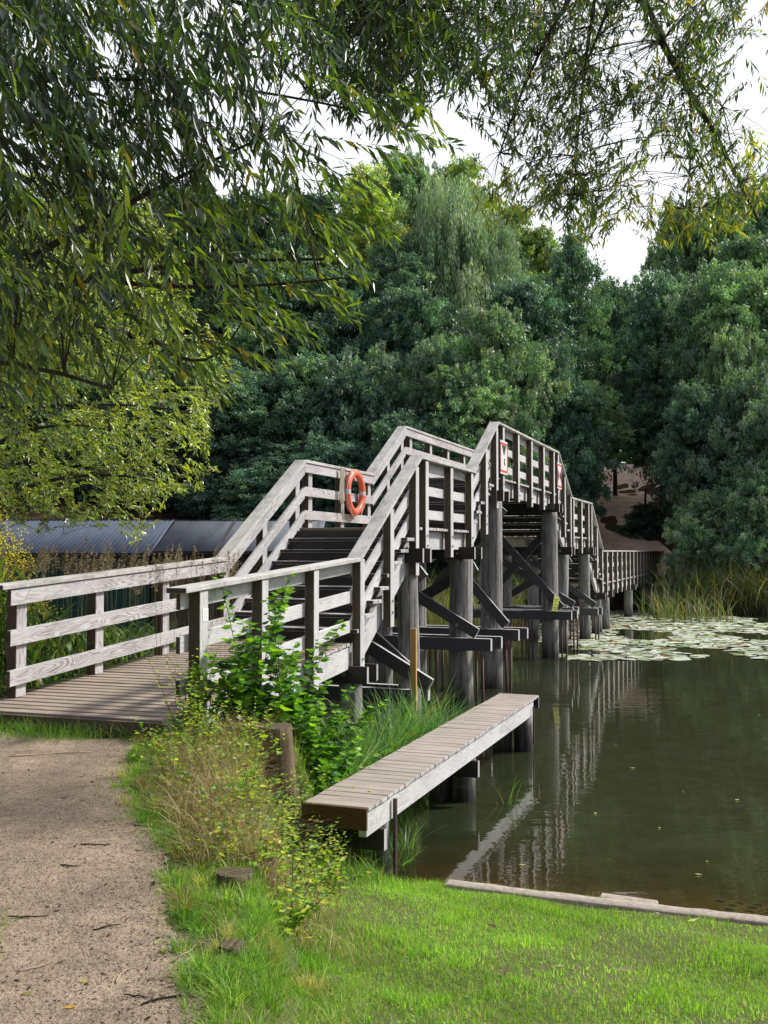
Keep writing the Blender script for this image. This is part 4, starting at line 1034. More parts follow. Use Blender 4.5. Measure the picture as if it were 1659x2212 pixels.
# goldenrod at the left edge
def plant(name,label,cat,cx_,cy_,z0,h,spread,nst,leafL,leafW,pal,w,fine=True,flowers=None,group=None,lean=.4,nl=16,stem=M_TWIG,mat=None,drp=.1,up=.5,rs_=.003):
    T=empty(name,(cx_,cy_,z0),0,label,cat,group); paths=[];rad=[];P=[];D=[];Nr=[];Ls=[];FP=[]
    for i in range(nst):
        a=random.uniform(0,6.28);r=spread*random.uniform(.1,1)*lean; hh=h*random.uniform(.55,1.05)
        b0=np.array([random.gauss(0,spread*.25),random.gauss(0,spread*.25),-.05]); tp=b0+np.array([math.cos(a)*r,math.sin(a)*r,hh]); md=(b0+tp)/2+np.array([math.cos(a)*r*-.1,math.sin(a)*r*-.1,hh*.12])
        pt=bez(b0,md,tp,10); paths.append(pt); rad.append((rs_*1.5,rs_*.4))
        for j in range(nl):
            t=.15+.85*(j+random.random())/nl; k=min(int(t*9),8); p=pt[k]+(pt[min(k+1,9)]-pt[k])*(t*9-k); aa=random.uniform(0,6.28)+j*2.4
            P.append(p);D.append((math.cos(aa),math.sin(aa),random.uniform(-.25,up)));Nr.append((random.gauss(0,.35),random.gauss(0,.35),1));Ls.append(leafL*random.uniform(.55,1.2)*(1.15-.5*t))
        if flowers:
            for j in range(flowers[1]): FP.append(tp+np.random.normal(0,flowers[2],3)*np.array([1,1,1.3]))
    P=np.array(P);Ls=np.array(Ls);n=len(P)
    lv=(leaves_fine if fine else leaves_quad)(P,np.array(D),np.array(Nr),Ls,Ls*leafW,pick(n,pal,w,.25)) if not fine else leaves_fine(P,np.array(D),np.array(Nr),Ls,Ls*leafW,pick(n,pal,w,.25),droop=drp)
    link('leaves',mesh_np('leaves',*lv),T,mats=[mat or M_LEAFB])
    V,F=tube_np(paths,rad,4); link('stems',mesh_np('stems',V,F),T,mats=[stem])
    if flowers:
        FP=np.array(FP);n=len(FP); s=rng.uniform(.012,.028,n); lv=leaves_quad(FP,rng.normal(0,1,(n,3)),rng.normal(0,1,(n,3)),s,s*.8,pick(n,[flowers[0]],[1],.15)); link('flowers',mesh_np('flowers',*lv),T,mats=[M_LEAFB])
    return T
for px,D_,lab in ((20,10.4,'tall goldenrod with yellow flower heads at the left edge'),(75,11.4,'goldenrod clump with yellow heads right of the edge one'),(-15,9.9,'leafy goldenrod at the extreme left beside the first post')):
    q=atD(px,1400,D_); plant('goldenrod',lab,'plant',q.x,q.y,tz(q.x,q.y),2.1,.5,18,.09,.2,[RG,GM,(.25,.28,.04)],[3,3,1],flowers=((.70,.54,.03),60,.06),group='goldenrod plants')
for px,py,D_,lab in ((5,1450,9.8,'low leafy weed just left of the first ramp post'),(60,1480,10.6,'leafy weed seen through the ramp railing')):
    q=atD(px,py,D_); plant('weed',lab,'plant',q.x,q.y,tz(q.x,q.y),.8,.5,12,.08,.35,[GM,GL,YL],[4,2,1.5])
# sedge tussocks beside the jetty
def sedge(px,py,D_,n,h,lab,spread=.16,yellow=1.2,W=.026):
    if n>100: n=int(n*1.7); spread=.30; h*=1.3
    q=atD(px,py,D_); z=max(tz(q.x,q.y),-.05); a=rng.uniform(0,6.28,n); r=rng.uniform(0,spread,n)
    Pp=np.stack([r*np.cos(a),r*np.sin(a),np.full(n,-.1)],1); a2=a+rng.normal(0,.6,n)
    v=blades(Pp,np.stack([np.cos(a2),np.sin(a2)],1),h*rng.uniform(.5,1.15,n),np.full(n,W)*rng.uniform(.7,1.2,n),pick(n,[(.09,.21,.10),(.17,.32,.09),(.28,.42,.10),(.50,.28,.02)],[5,4,2,yellow*.12],.2),rng.uniform(.15,.95,n),6)
    o=add_leafobj('sedge_tussock',[v],M_REED); o.location=(q.x,q.y,z); tag(o,lab,'sedge','sedge tussocks by the jetty')
for a in ((960,1585,13.6,130,.85,'sedge tussock touching the far half of the jetty'),(900,1600,12.9,170,1.05,'tall sedge tussock by the fresh timber stake'),(840,1620,12.2,190,1.05,'broad sedge tussock left of the stake'),
  (790,1640,11.4,170,.95,'sedge tussock below the ramp corner'),(740,1650,10.6,150,.95,'sedge tussock leaning over the dark water beside the shrub'),(860,1640,11.6,120,.8,'low sedge tussock against the jetty planks'),(700,1640,9.9,130,1.0,'pale bladed sedge tussock right of the stumps')):
    sedge(*a)
# grassy blades rising out of the water right of the jetty
for px,py,D_,n,h,lab in ((1095,1700,10.9,9,.62,'few green water grass blades beside the middle jetty support'),(1150,1705,11.2,7,.5,'sparse water grass blades farther right of the jetty'),(855,1790,8.9,60,.42,'dark grass clump in the shade under the jetty'),(800,1800,8.6,40,.35,'grass clump at the foot of the jetty'),(880,1760,9.3,40,.5,'grass clump under the jetty side beam')):
    sedge(px,py,D_,n,h,lab,.10,.5,.011)
# far reeds at right
kr=lambda X,Y:(CX+FPX*X/Y>1400)&(rng.uniform(0,1,len(X))<np.interp(CX+FPX*X/Y,[1400,1470,1520],[.12,.6,1]))
parts=[reed_patch(5200,(11,19.5),(42,46.5),1.0,3.3,.042,[(.05,.10,.03),(.17,.14,.09),(.13,.16,.04),RB,RD,(.30,.26,.16)],[5,2.2,1.2,2.5,4,.8],kr,(.05,.85),base=-.05)]
parts.append(reed_patch(260,(10.6,13.5),(38,42),.8,1.9,.035,[(.09,.15,.05),(.22,.18,.11)],[2,2],lambda X,Y:CX+FPX*X/Y>1370,(.3,.9),base=-.05))
o=add_leafobj('reed_bed',parts,M_REED); tag(o,'tall green and tan reeds at the right shore by the lily pads','reeds',kind='stuff')
parts=[reed_patch(1500,(1,8),(34,44),.8,2.0,.04,[(.24,.20,.12),(.16,.17,.06),(.07,.12,.04)],[4,2,2],lambda X,Y:(CX+FPX*X/Y<1130)&(CX+FPX*X/Y>900),(.2,.8),base=-.05),
       reed_patch(2600,(-2.5,6.5),(44,50),1.2,2.6,.05,[(.20,.17,.10),(.14,.15,.05),(.06,.10,.04)],[5,2,2],None,(.2,.7),base=-.05)]
o=add_leafobj('reed_bed',parts,M_REED); tag(o,'straw coloured reeds seen between the bridge piles','reeds',kind='stuff')
# lily pads
def pad_np(X,Y,Rr,rot,tilt,col,z):
    k=12; a=np.linspace(.16,6.283-.16,k); n=len(X)
    ca=np.cos(a[None]+rot[:,None])*Rr[:,None]; sa=np.sin(a[None]+rot[:,None])*Rr[:,None]
    rim=np.stack([ca,sa,tilt[:,None]*sa*.5+.006*np.sin(a*3)[None]+0*ca],2); cen=np.zeros((n,1,3))
    V=np.concatenate([cen,rim],1)+np.stack([X,Y,z],1)[:,None]; i=np.arange(n)[:,None]*(k+1)
    F=np.concatenate([i+np.array([[0,q,q+1]]) for q in range(1,k)],1).reshape(-1,3)
    return V.reshape(-1,3),F,np.repeat(col,k+1,0)
cand=[]
rp=random.Random(11)
tries=0
while len(cand)<2000 and tries<120000:
    tries+=1; D_=rp.uniform(23.5,46); px=rp.uniform(1165,1700); yv=Y0+FPX*H/D_
    front=np.interp(px,[1165,1200,1260,1320,1480,1560,1640,1700],[1385,1418,1428,1424,1426,1408,1424,1424])
    if yv>front: continue
    x=(px-CX)/FPX*D_; v=mnoise.noise(Vector((x*.55,D_*.35,2.2)))
    if v<-.30+(.1 if px>1500 else 0)-(.15 if 1400<yv and px<1480 else 0): continue
    r=rp.uniform(.11,.21)
    if any((x-a)**2+(D_-b)**2<((r+c)*.56)**2 for a,b,c in cand[-400:]): continue
    cand.append((x,D_,r))
cand.sort(key=lambda c:c[1])
near=cand[:290]; rest=cand[290:]
PC=[(.48,.53,.38),(.64,.67,.55),(.28,.35,.16)]
M_PADS=[]
proto_pads=[]
for k in range(6):
    v=pad_np(np.array([0.]),np.array([0.]),np.array([1.]),np.array([0.]),np.array([.0]),pick(1,[PC[k%3]],[1],.15),np.array([0.]))
    me=mesh_np('lily_pad',*v); me.materials.append(M_PAD); proto_pads.append(me)
brown=mesh_np('lily_pad',*pad_np(np.array([0.]),np.array([0.]),np.array([1.]),np.array([0.]),np.array([.0]),np.array([[.22,.10,.03]]),np.array([0.]))); brown.materials.append(M_PAD)
for i,(x,y,r) in enumerate(near):
    bro=rp.random()<.05
    o=link('lily_pad',brown if bro else proto_pads[i%6]); o.location=(x,y,.008+.0016*(i%7)); o.scale=(r,r,r); o.rotation_euler=(rp.uniform(-.04,.09),rp.uniform(-.05,.05),rp.uniform(0,6.28))
    tag(o,'browned lily pad among the floating green ones' if bro else 'round pale green lily pad floating in the raft of pads','lily pad','lily pads floating on the pond')
A=np.array(rest); n=len(A); v=pad_np(A[:,0],A[:,1],A[:,2],rng.uniform(0,6.28,n),rng.uniform(-.05,.1,n),pick(n,PC+[(.25,.12,.03)],[3,3,2,.4],.2),rng.uniform(.006,.02,n))
o=add_leafobj('lily_pads',[v],M_PAD); tag(o,'far part of the raft of lily pads before the reeds','lily pads',kind='stuff')
# floating leaves
for px,py in ((1422,1791),(1530,1862),(1290,1760),(1330,1610),(1475,1710),(1640,1545),(1120,1870),(1588,1730),(1500,1890),(1360,1660)):
    q=atD(px,py,1); r=ray(px,py); t=-H/r[2]; x,y=r[0]*t,r[1]*t; s=random.uniform(.02,.05)
    V,F,C=leaves_fine(np.array([[0,0,0.]]),np.array([[1,.3,0.]]),np.array([[0,0,1.]]),np.array([s*1.6]),np.array([s*.8]),np.array([[.6,.55,.3]]),droop=0,fold=-.1)
    o=link('fallen_leaf',mesh_np('fallen_leaf',V,F,C),mats=[M_LEAFB]); o.location=(x,y,.01); o.rotation_euler=(0,0,random.uniform(0,6)); tag(o,'small pale leaf floating on the open pond water','leaf','leaves floating on the water')

# ------------------------------------------------------------------ lawn, verge
def on(px,py,z):
    r=ray(px,py); t=(z-H)/r[2]; return r[0]*t,r[1]*t
n=230000
X=rng.uniform(-1.6,4.6,n); Y=rng.uniform(3.3,9.0,n)
d=shore_d(X,Y); e=X-palis(Y); 
pxx=CX+FPX*X/Y
edgeok=np.where((X>.55)&(X<1.9),(d>.30)|((d<.06)&(d>-.16)&(X<1.75)),np.where(X>=1.9,d>.29,d>-.05))
k=(d>-.2)&(e>.10)&(pxx<1760)&edgeok&(rng.uniform(0,1,n)<np.clip(.55+.9*(wob(X,Y,2.3,1)+.3),.35,1))
X=X[k];Y=Y[k];n=len(X);print('blades',n)
Z=terrain(X,Y)-.004; tuft=np.clip(wob(X,Y,5.1,1)+wob(X,Y,13,.6),-1,1)
L=(.022+.024*rng.uniform(0,1,n)+.040*np.clip(tuft,0,1)**2)*np.where(rng.uniform(0,1,n)<.04,1.6,1); L*=np.where(shore_d(X,Y)<.15,1.5,1)
a=rng.uniform(0,6.28,n); cc=pick(n,[(.18,.36,.035),(.27,.47,.05),(.36,.52,.12),(.52,.48,.26),(.09,.20,.025)],[5,5,3,1.3,1.],.3)*(1+.2*wob(X,Y,1.7,1)+.14*wob(X,Y,6.3,1))[:,None]
v=blades(np.stack([X,Y,Z],1),np.stack([np.cos(a),np.sin(a)],1),L,rng.uniform(.0024,.0058,n),cc,rng.uniform(.1,1.1,n),2)
o=add_leafobj('grass_lawn',[v],M_GRASS); tag(o,'short bright green lawn sloping to the pond edge','grass',kind='stuff')
n=9000; X=rng.uniform(-1.,4.2,n); Y=rng.uniform(3.4,8.6,n); kk=(shore_d(X,Y)>.35)&(X>palis(Y)+.15)&(wob(X,Y,2.9,1)+.5*rng.normal(0,1,n)>.15); X=X[kk];Y=Y[kk];n=len(X); a=rng.uniform(0,6.28,n); s=rng.uniform(.008,.018,n)
v=leaves_quad(np.stack([X,Y,terrain(X,Y)+rng.uniform(.012,.045,n)],1),np.stack([np.cos(a),np.sin(a),rng.uniform(-.3,.3,n)],1),np.stack([rng.normal(0,.3,n),rng.normal(0,.3,n),np.ones(n)],1),s,s*.9,pick(n,[(.14,.30,.05),(.24,.42,.08),(.45,.36,.18),(.30,.22,.12)],[4,3,1.4,1],.25))
o=add_leafobj('lawn_weeds',[v],M_LEAFB); tag(o,'small clover and withered bits scattered through the lawn','ground cover',kind='stuff')
# verge grass along the path, longer
def verge(n,f,hmin,hmax,pal,w,W=.0045,bend=(.2,1.2)):
    P=[]
    X,Y=f(n); k=len(X); a=rng.uniform(0,6.28,k)
    return blades(np.stack([X,Y,terrain(X,Y)-.01],1),np.stack([np.cos(a),np.sin(a)],1),rng.uniform(hmin,hmax,k),rng.uniform(.6,1.2,k)*W,pick(k,pal,w,.25),rng.uniform(*bend,k),3)
VG=[(.11,.25,.035),(.19,.34,.05),(.30,.40,.09),(.50,.42,.22)]
def f1(n):
    Y=rng.uniform(3.0,8.9,n); pe=pathedge(Y); pa=palis(Y)+.2; t=np.where(rng.uniform(0,1,n)<.12,rng.uniform(-.22,0,n),rng.uniform(0,1,n)); X=pe+(pa-pe)*t
    kk=(wob(X,Y,6,1)>-.45); X,Y=X[kk],Y[kk]; kk=rng.uniform(0,1,len(X))<np.clip((X-pathedge(Y)+.12)*7,.12,1); return X[kk],Y[kk]
def f2(n):
    X=rng.uniform(-3.9,-1.3,n); Y=8.36+.0*X+rng.normal(0,.13,n)+.1*np.sin(X*5)-(X+1.2)*.19*-1*-1; return X,Y
def f3(n):
    cxs=np.array([(-3.45,8.2,.16),(-3.2,7.7,.10),(-1.60,3.9,.05),(-1.72,4.3,.05),(-2.45,6.0,.06),(-3.75,8.7,.25),(-3.6,8.5,.2)]); i=rng.integers(0,len(cxs),n); c=cxs[i]
    return c[:,0]+rng.normal(0,1,n)*c[:,2],c[:,1]+rng.normal(0,1,n)*c[:,2]
v1=verge(24000,f1,.03,.12,VG,[4,4,2,.9]); v2=verge(2600,f2,.08,.26,VG,[5,3,1,.5]); v3=verge(1700,f3,.05,.15,VG,[3,4,2,1])
def f4(n):
    Y=rng.uniform(3.1,4.6,n); X=palis(Y)+rng.uniform(-.15,.45,n); return X,Y
def tufts(nc,f,nb,h0,h1,pal,w,W=.005,sp=.035):
    cx_,cy_=f(nc); out=[]
    for x,y in zip(cx_,cy_):
        k=int(nb*random.uniform(.5,1.4)); s=sp*random.uniform(.6,1.5); a=rng.uniform(0,6.283,k); r=s*rng.uniform(0,1,k)**.5; X=x+r*np.cos(a); Y=y+r*np.sin(a); h=random.uniform(h0,h1)
        lean=a+rng.normal(0,.5,k); base=np.array(pal[rng.choice(len(pal),p=np.array(w)/sum(w))])
        out.append(blades(np.stack([X,Y,terrain(X,Y)-.01],1),np.stack([np.cos(lean),np.sin(lean)],1),h*rng.uniform(.45,1.1,k),rng.uniform(.6,1.3,k)*W,np.clip(base*rng.uniform(.65,1.4,(k,1)),0,1),rng.uniform(.2,1.15,k),4))
    return join(out)
def ft(n):
    Y=rng.uniform(3.2,8.7,n); t=rng.uniform(-.06,1,n); X=pathedge(Y)+(palis(Y)+.35-pathedge(Y))*t; return X,Y
v6=tufts(330,ft,50,.05,.17,[(.18,.34,.05),(.13,.26,.045),(.32,.44,.09),(.50,.43,.22),(.30,.20,.11)],[4,3,3,2.2,1.5])
def ft2(n): return rng.uniform(-.9,1.6,n),7.98+.36*.0+rng.normal(0,.06,n)-.36*0
def ft3(n):
    X=rng.uniform(-.9,2.3,n); return X,7.97-.36*(X-.58)+rng.normal(.03,.05,n)+.12
v7=tufts(45,ft3,45,.05,.13,[(.30,.48,.07),(.2,.38,.05),(.45,.45,.12)],[4,4,1],sp=.05)
v4=verge(5000,f4,.03,.10,VG,[3,4,2,2])
def f5(n):
    X=rng.uniform(-1.3,-.0,n); Y=rng.uniform(7.6,9.6,n); kk=(X>palis(Y)); return X[kk],Y[kk]
v5=verge(2500,f5,.10,.35,VG,[5,3,1,1],W=.007)
o=add_leafobj('verge_grass',[v1,v2,v3,v4,v5,v6,v7],M_GRASS); tag(o,'rough longer grass tufts along the path edge and under the deck','grass',kind='stuff')
# nettle / bramble plants on the bank
NB=[(.22,.36,.05),(.40,.50,.05),(.58,.58,.06),(.10,.20,.05),(.40,.32,.12)]
spots=[(645,1700,8.05,.52,.22,'bramble leaning against the foot of the tall stump'),(590,1745,7.75,.42,.26,'weedy bramble hiding the base of the stumps'),(540,1690,7.9,.45,.22,'straggling bramble in front of the broad stump'),(428,1600,8.0,.62,.2,'leafy nettle column rising in front of the ramp corner'),(440,1690,7.3,.38,.34,'yellowing bramble beside the low stump'),(575,1790,6.9,.38,.40,'bright bramble in front of the tall stumps'),
 (665,1760,7.5,.42,.34,'sprawling bramble between the stumps and the jetty end'),(700,1700,8.3,.55,.26,'bramble sprays overlapping the jetty planks'),(600,1830,6.5,.34,.3,'pale bramble low on the bank'),(520,1800,6.2,.32,.26,'bramble by the path midway along the bank'),
 (655,1900,6.6,.30,.24,'yellow leaved bramble at the lawn corner'),(560,1950,5.3,.26,.2,'small bramble by the flat stone'),(600,2030,4.9,.22,.16,'seedling bramble at the lower bank'),(690,1810,7.4,.42,.24,'bright yellow bramble at the jetty end board'),(430,1560,8.6,.75,.2,'thin nettle stem against the railing post'),(395,1650,7.9,.3,.3,'tangled weed behind the low stump')]
for px,py,D_,h,sp,lab in spots:
    q=atD(px,py,D_); z=tz(q.x,q.y); plant('bramble_plant',lab,'plant',q.x,q.y,z,h*1.1,sp*1.5,20,.062,.56,NB,[4,4,2.0,3,1.],group='nettles and brambles on the bank',nl=17,stem=M_TWIG,lean=1.1,drp=.05,rs_=.002)
# low mixed leaves and creepers covering the bank
n=8500; Y=rng.uniform(5.0,8.7,n); t=rng.uniform(0,1,n); X=pathedge(Y)+.22+(palis(Y)+.42-pathedge(Y)-.22)*t; kk=(wob(X,Y,5.3,1)+.35*rng.normal(0,1,n)>-.25)&((Y<7.75)|(X<-1.35)|(rng.uniform(0,1,n)<.25)); X=X[kk];Y=Y[kk];n=len(X)
hh=.02+.20*rng.uniform(0,1,n)**2*(1+wob(X,Y,4.1,.8)); a=rng.uniform(0,6.28,n); Ls=rng.uniform(.022,.058,n)
v=leaves_fine(np.stack([X,Y,terrain(X,Y)+hh],1),np.stack([np.cos(a),np.sin(a),rng.uniform(-.5,.6,n)],1),np.stack([rng.normal(0,.5,n),rng.normal(0,.5,n),np.ones(n)],1),Ls,Ls*rng.uniform(.35,.6,n),pick(n,NB+[(.30,.20,.10),(.16,.09,.05)],[3,1.6,.6,5,1.2,2,2],.3))
o=add_leafobj('bank_foliage',[v],M_LEAFB); tag(o,'low creeping leaves covering the bank between path and lawn','ground cover',kind='stuff')
# dry stalks
def fd(n):
    Y=rng.uniform(5.0,8.6,n); X=palis(Y)+rng.normal(-.05,.26,n); kk=X>pathedge(Y)+.12; return X[kk],Y[kk]
v=verge(6000,fd,.12,.44,[(.50,.38,.22),(.36,.25,.13),(.22,.13,.07),(.60,.52,.34)],[4,3,2,2],W=.0045,bend=(.2,1.5))
o=add_leafobj('dry_stalks',[v],M_DRY); tag(o,'tangle of dry straw coloured stalks on the bank','dry grass',kind='stuff')
# alder shrub by the ramp
for px,py,D_,h,sp,n_,lab in ((620,1600,9.15,.95,.5,10,'alder stems right beside the bright one'),(690,1610,9.6,.75,.36,10,'alder sprigs above the end of the jetty'),(575,1590,9.0,1.5,.50,9,'young alder with big bright leaves growing by the near railing'),(650,1600,9.3,.85,.62,18,'lower leafy alder growth right of the bright one'),(500,1590,8.8,1.05,.36,8,'thin alder stems against the first near posts'),(725,1610,10.0,.7,.34,9,'alder sprig spreading over the sedge')):
    q=atD(px,py,D_); z=max(tz(q.x,q.y),.1); zt=H+(Y0-py)/FPX*D_
    plant('alder_shrub',lab,'shrub',q.x,q.y,z,h+ (0.45-z if z<.45 else 0)*.6,sp,n_,.135,.82,[(.09,.22,.035),(.17,.33,.04),(.28,.46,.05),(.05,.12,.045)],[4,4,3,2],group='alder shrubs at the bridge foot',nl=46,stem=M_TWIG,lean=1.45,drp=.12,up=.35,rs_=.004)

# stumps of the palisade
for px,ytop,D_,r,lab,hh in ((601,1568,8.25,.13,'tall split stump end post at the right of the palisade',1.25),(535,1566,8.35,.15,'broad stump left of the tall end post',1.1),(490,1578,8.5,.12,'dark stump behind the broad one',1.0),(474,1608,8.25,.105,'low rotten stump near the path bend',.7),(508,1922,4.85,.09,'flat worn stump top half buried by the path',.3),(505,2072,4.0,.055,'small split stump at the lawn corner',.3),(560,1905,5.2,.08,'buried stump top covered with litter',.3),(345,1718,6.5,.08,'rotten stump chunk at the path edge',.3)):
    q=atD(px,ytop,D_); zt=q.z
    if hh<.5: zt=tz(q.x,q.y)+.05
    o=link('stump',pile_mesh('stump',r,-hh,0,int(px),n=26,rings=12,mat=W_STUMP)); o.location=(q.x,q.y,zt); o.rotation_euler=(random.uniform(-.04,.04),random.uniform(-.04,.04),random.uniform(0,6)); tag(o,lab,'stump','stumps of the old palisade')

# concrete edging and slab
def strip(name,pts,w,h,mat,label,cat,z0=.02):
    V=[];F=[];rs=random.Random(4)
    k=len(pts)
    for i,(x,y) in enumerate(pts):
        a=Vector(pts[min(i+1,k-1)])-Vector(pts[max(i-1,0)]); nrm=Vector((-a.y,a.x)).normalized()
        j=rs.uniform(-.008,.008)
        for s,z in ((-w/2+j,-h),(-w/2+j,-.01),(-w/2+.012+j,0),(w/2-.012+j*.5,.004*rs.uniform(-1,1)),(w/2+j,-.012),(w/2+j,-h)): V.append((x+nrm.x*s,y+nrm.y*s,z+z0))
    for i in range(k-1):
        for j in range(5): a=i*6+j; F.append((a,a+1,a+7,a+6))
    V0=V[0]; me=mesh_np(name,V,F,None,False); o=link(name,me,mats=[mat]); tag(o,label,cat); return o
e0=Vector((.55,8.0))+Vector((-.34,-.94))*.17; dv=Vector((.94,-.34))
strip('concrete_edging',[tuple(e0+dv*t+Vector((-.34,-.94))*(.012*math.sin(t*1.3)-.03*max(0,.5-t))) for t in np.linspace(0,7,60)],.14,.25,M_CONC,'long pale concrete edging between the lawn and the pond','edging',.172)
bm=bmesh.new(); 
mb=MB(); mb.beam((0,-.0,0),(.40,-.145,0),.12,.03,mside=[0]*4); o=mb.build('stone_slab',M_CONC,None,bevel=.012); o.location=(1.64,7.665,.118); o.rotation_euler=(0.02,.02,0); tag(o,'flat broken stone slab lying on the water side of the edging','slab')
# submerged perforated mat
V=[];F=[];F2=[]
def hexring(cx_,cy_,r0,r1,z):
    i=len(V)
    for r in (r0,r1):
        for k in range(6): a=math.pi/6+k*math.pi/3; V.append((cx_+r*math.cos(a),cy_+r*math.sin(a),z))
    for k in range(6): k2=(k+1)%6; F.append((i+k,i+k2,i+6+k2,i+6+k))
    F2.append(tuple(i+k for k in range(6)))
for i in range(16):
    for j in range(9):
        x=2.72+i*.135+(j%2)*.0675; y=7.25+j*.117-.36*(i*.135)
        hexring(x,y,.042,.078,-.035-.008*j)
me=bpy.data.meshes.new('submerged_grid'); me.from_pydata(V,[],F+F2); me.materials.append(simple('algae_brown_plastic',(.62,.42,.2),.9)); me.materials.append(simple('grid_hollow',(.02,.015,.01),.9)); me.polygons.foreach_set('material_index',[0]*len(F)+[1]*len(F2))
o=link('submerged_grid',me); tag(o,'perforated honeycomb mat lying under shallow water at the right edge','mat')

# litter on path and lawn
def stick(x,y,ln,r,ang,mat,lab,cat='twig',name='fallen_twig',grp='twigs lying on the path'):
    pts=[];c=random.uniform(-.5,.5)
    for j in range(7):
        t=j/6-.5; a=ang+c*t; px_=x+math.cos(a)*ln*t; py_=y+math.sin(a)*ln*t; pts.append((px_-x,py_-y,tz(px_,py_)+.008+random.uniform(0,.006)-tz(x,y)))
    mb=MB(); mb.tube(pts,[r*.6,r,r,r*.9,r*.8,r*.6,r*.4],5); o=mb.build(name,mat,None,smooth=True); o.location=(x,y,tz(x,y)); tag(o,lab,cat,grp)
for px,py,ln,r,an,mt,lab in ((110,1630,.62,.006,.35,M_TWIG2,'long pale stick on the path near the deck'),(425,1368*1.5,.2,.004,1.2,M_TWIG,'dark curved twig near the path edge'),(205,1830,.16,.004,.1,M_TWIG,'thin dark twig lying across mid path'),
  (330,1790,.25,.004,-.4,M_TWIG,'bent dark twig by the verge'),(260,2110,.14,.003,1.4,M_TWIG2,'small pale twig at mid path'),(300,2160,.12,.003,-.3,M_TWIG,'dark forked twig near the lower path'),(440,2130,.24,.004,1.2,M_TWIG2,'pale twig near the lower lawn edge'),(365,2165,.2,.004,.3,M_TWIG,'dark thin twig at the bottom of the path'),(60,1980,.18,.004,.1,M_TWIG,'short dark twig at the left of the path'),(150,1880,.12,.004,-.2,M_TWIG,'dark twig fragment on the sandy patch'),(80,2090,.16,.003,.8,M_TWIG2,'pale bent twig lower left on the path'),(410,2060,.15,.003,1.3,M_TWIG2,'pale twig standing out by the verge'),(230,2010,.12,.004,.5,M_TWIG,'dark twig on the middle of the path')):
    x,y=on(px,py,1.14); stick(x,y,ln,r,an,mt,lab)
# fine litter
n=13000; Y=3.0+5.4*rng.uniform(0,1,n)**1.3; X=pathedge(Y)-rng.uniform(-.05,1.,n)**1.4*2.4; X=X[:];Z=terrain(X,Y)+.007
a=rng.uniform(0,6.28,n); s=rng.uniform(.004,.020,n)*np.where(rng.uniform(0,1,n)<.06,2.2,1)
v=leaves_quad(np.stack([X,Y,Z],1),np.stack([np.cos(a),np.sin(a),rng.uniform(-.05,.25,n)],1),np.stack([rng.normal(0,.3,n),rng.normal(0,.3,n),np.ones(n)],1),s,s*rng.uniform(.15,.5,n),pick(n,[(.05,.035,.028),(.09,.06,.045),(.40,.33,.25),(.24,.17,.12)],[5,4,1.6,2],.25))
o=add_leafobj('path_litter',[v],M_DRY); tag(o,'scattered bark crumbs and leaf litter on the path','litter',kind='stuff')
def dead_leaf(x,y,z,s,col,lab,grp='fallen leaves on the ground'):
    V,F,C=leaves_fine(np.array([[-.5,0,0.]])*s,np.array([[1,.0,.1]]),np.array([[0,.2,1.]]),np.array([s]),np.array([s*.38]),np.array([col]),droop=.05,fold=.35)
    o=link('fallen_leaf',mesh_np('fallen_leaf',V,F,C),mats=[M_LEAFB]); o.location=(x,y,z+.012); o.rotation_euler=(random.uniform(-.2,.2),random.uniform(-.2,.2),random.uniform(0,6)); tag(o,lab,'leaf',grp)
for px,py,s,col,lab in ((645,2088*1.0,.10,(.6,.55,.35),'x'),):
    pass
for px,py,s,col,lab in ((355,2058,.10,(.42,.44,.22),'pale green willow leaf on the path near the verge'),(340,2040,.06,(.5,.5,.25),'small curled pale leaf above the willow leaf'),(150,2180,.05,(.6,.38,.08),'orange leaf at the bottom of the path'),(60,2150,.05,(.35,.38,.15),'greenish leaf at lower left of the path'),(405,1800,.10,(.55,.45,.25),'long straw coloured leaf at the path edge'),(345,1930,.05,(.6,.5,.32),'pale leaf on the path centre'),(180,2120,.045,(.6,.55,.2),'yellow leaf on lower path'),(260,1700,.05,(.45,.4,.3),'grey leaf on upper path')):
    x,y=on(px,py,1.14); dead_leaf(x,y,tz(x,y),s,col,lab)
for px,py,s,col,lab in ((1499,1996,.11,(.62,.60,.50),'large pale leaf on the lawn near the edging'),(1061,2012,.09,(.20,.11,.06),'brown curled leaf in the lawn centre'),(1425,1985,.08,(.13,.07,.04),'dark brown leaf on the lawn right of centre'),(1090,2112,.10,(.26,.17,.11),'brown leaf heap low on the lawn'),(1350,2108,.10,(.30,.28,.2),'grey leaf on the lawn low right'),(945,1900,.08,(.15,.07,.03),'dark curled leaf at the top of the lawn'),(905,1925,.05,(.55,.16,.03),'orange red leaf at the top of the lawn'),(930,2060,.07,(.10,.07,.05),'dark leaf left on the lawn'),(1210,2100,.06,(.4,.36,.25),'straw coloured leaf on the lawn'),(1580,1993,.06,(.12,.05,.03),'small dark leaf at right on the lawn')):
    r=ray(px,py); 
    for t in np.linspace(3,9,300):
        if H+r[2]*t<=tz(r[0]*t,r[1]*t): break
    dead_leaf(r[0]*t,r[1]*t,tz(r[0]*t,r[1]*t)+.018,s,col,lab)
for px,py,z,lab in ((765,1702,JZ,'pale yellow willow leaf on the jetty near end'),(800,1710,JZ,'second straw coloured leaf on the jetty near end'),(410,1523,1.33,'small leaf on the ramp deck'),(510,1361*1.11,1.36,'greenish leaf on the ramp deck')):
    x,y=on(px,py,z); dead_leaf(x,y,z-.004,.075 if z<1 else .05,(.55,.42,.16) if z<1 else (.4,.42,.2),lab)

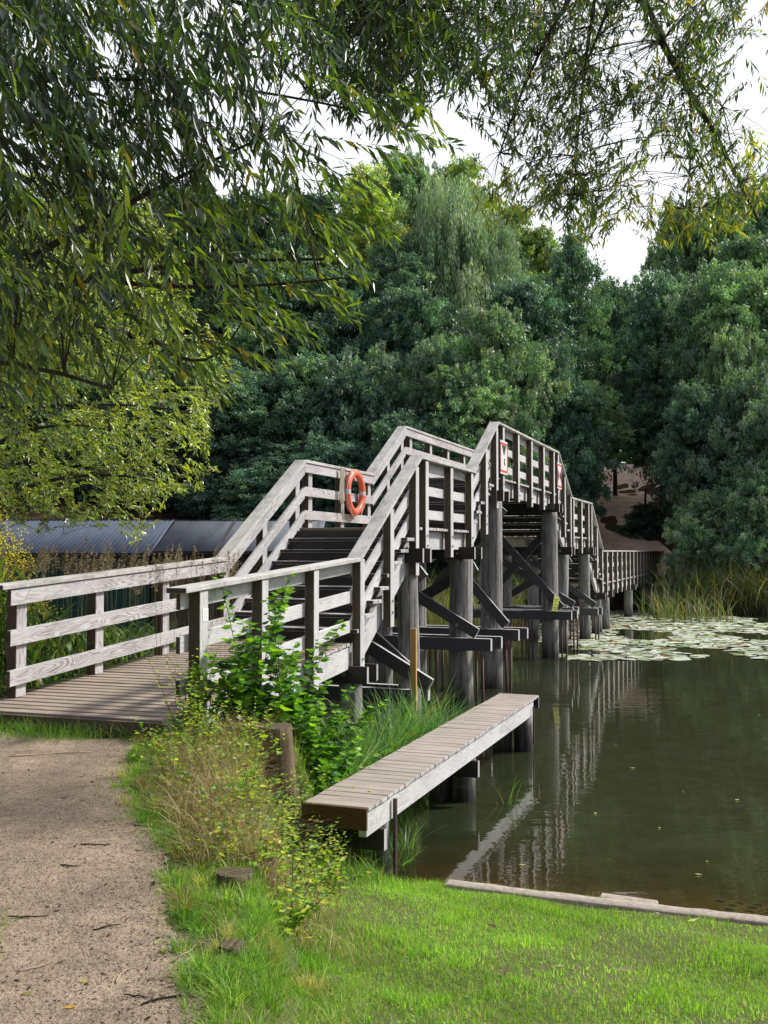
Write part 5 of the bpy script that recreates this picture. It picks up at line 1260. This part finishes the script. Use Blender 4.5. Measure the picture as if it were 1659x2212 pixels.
# ------------------------------------------------------------------ camera, light, sky
cam=bpy.data.cameras.new('camera'); co=bpy.data.objects.new('camera',cam); COL.objects.link(co)
co.location=(0,0,H); co.rotation_euler=(math.pi/2+PITCH,0,0); cam.sensor_fit='HORIZONTAL'; cam.sensor_width=36; cam.lens=36*FPX/1659; cam.clip_end=4000; cam.clip_start=.05
sc.camera=co
SAZ=R(72); SEL=R(43)
sd=Vector((math.sin(SAZ)*math.cos(SEL),math.cos(SAZ)*math.cos(SEL),math.sin(SEL)))
sl=bpy.data.lights.new('sun','SUN'); sl.energy=4.8; sl.angle=R(7); sl.color=(1,.955,.88); so=bpy.data.objects.new('sun',sl); COL.objects.link(so)
so.rotation_euler=sd.to_track_quat('Z','Y').to_euler(); so.location=(10,0,30)
wd=bpy.data.worlds.new('World'); sc.world=wd; wd.use_nodes=True; nt=wd.node_tree; N=NT(nt)
bg=nt.nodes['Background']
sky=N.n('ShaderNodeTexSky',sky_type='NISHITA',sun_disc=False,sun_elevation=SEL,sun_rotation=SAZ)
skc=N.mix(1.0,sky.outputs[0],(.10,.10,.10,1),'MULTIPLY')
tc=N.n('ShaderNodeTexCoord').outputs['Generated']
dt=N.n('ShaderNodeVectorMath',operation='DOT_PRODUCT'); N.set(dt.inputs[0],tc); dt.inputs[1].default_value=Vector((math.sin(R(35)),math.cos(R(35)),.45)).normalized()
gl=N.mapr(dt.outputs['Value'],-.35,.75)
cl=N.noise(N.mapv(tc,(1,1,2.5)),2.2,6,.6)
br=N.math('MULTIPLY_ADD',gl,1.22,.20)
cloud=N.mix(N.mapr(cl,.35,.62),(.90,.95,1.02,1),(1.04,1.04,1.05,1)); cloud=N.mix(1.0,cloud,N.n('ShaderNodeCombineColor',i_0=br,i_1=br,i_2=N.math('MULTIPLY_ADD',gl,1.16,.28)).outputs[0],'MULTIPLY')
fin=N.mix(.86,skc,cloud)
nt.links.new(fin,bg.inputs[0]); bg.inputs[1].default_value=1.0
sc.view_settings.view_transform='Standard'; sc.view_settings.look='None'; sc.view_settings.exposure=0
try:
    sc.cycles.use_denoising=True; sc.cycles.max_bounces=8; sc.cycles.transparent_max_bounces=12; sc.cycles.transmission_bounces=4; sc.cycles.diffuse_bounces=3; sc.cycles.glossy_bounces=3; sc.cycles.caustics_reflective=False; sc.cycles.caustics_refractive=False
except Exception: pass
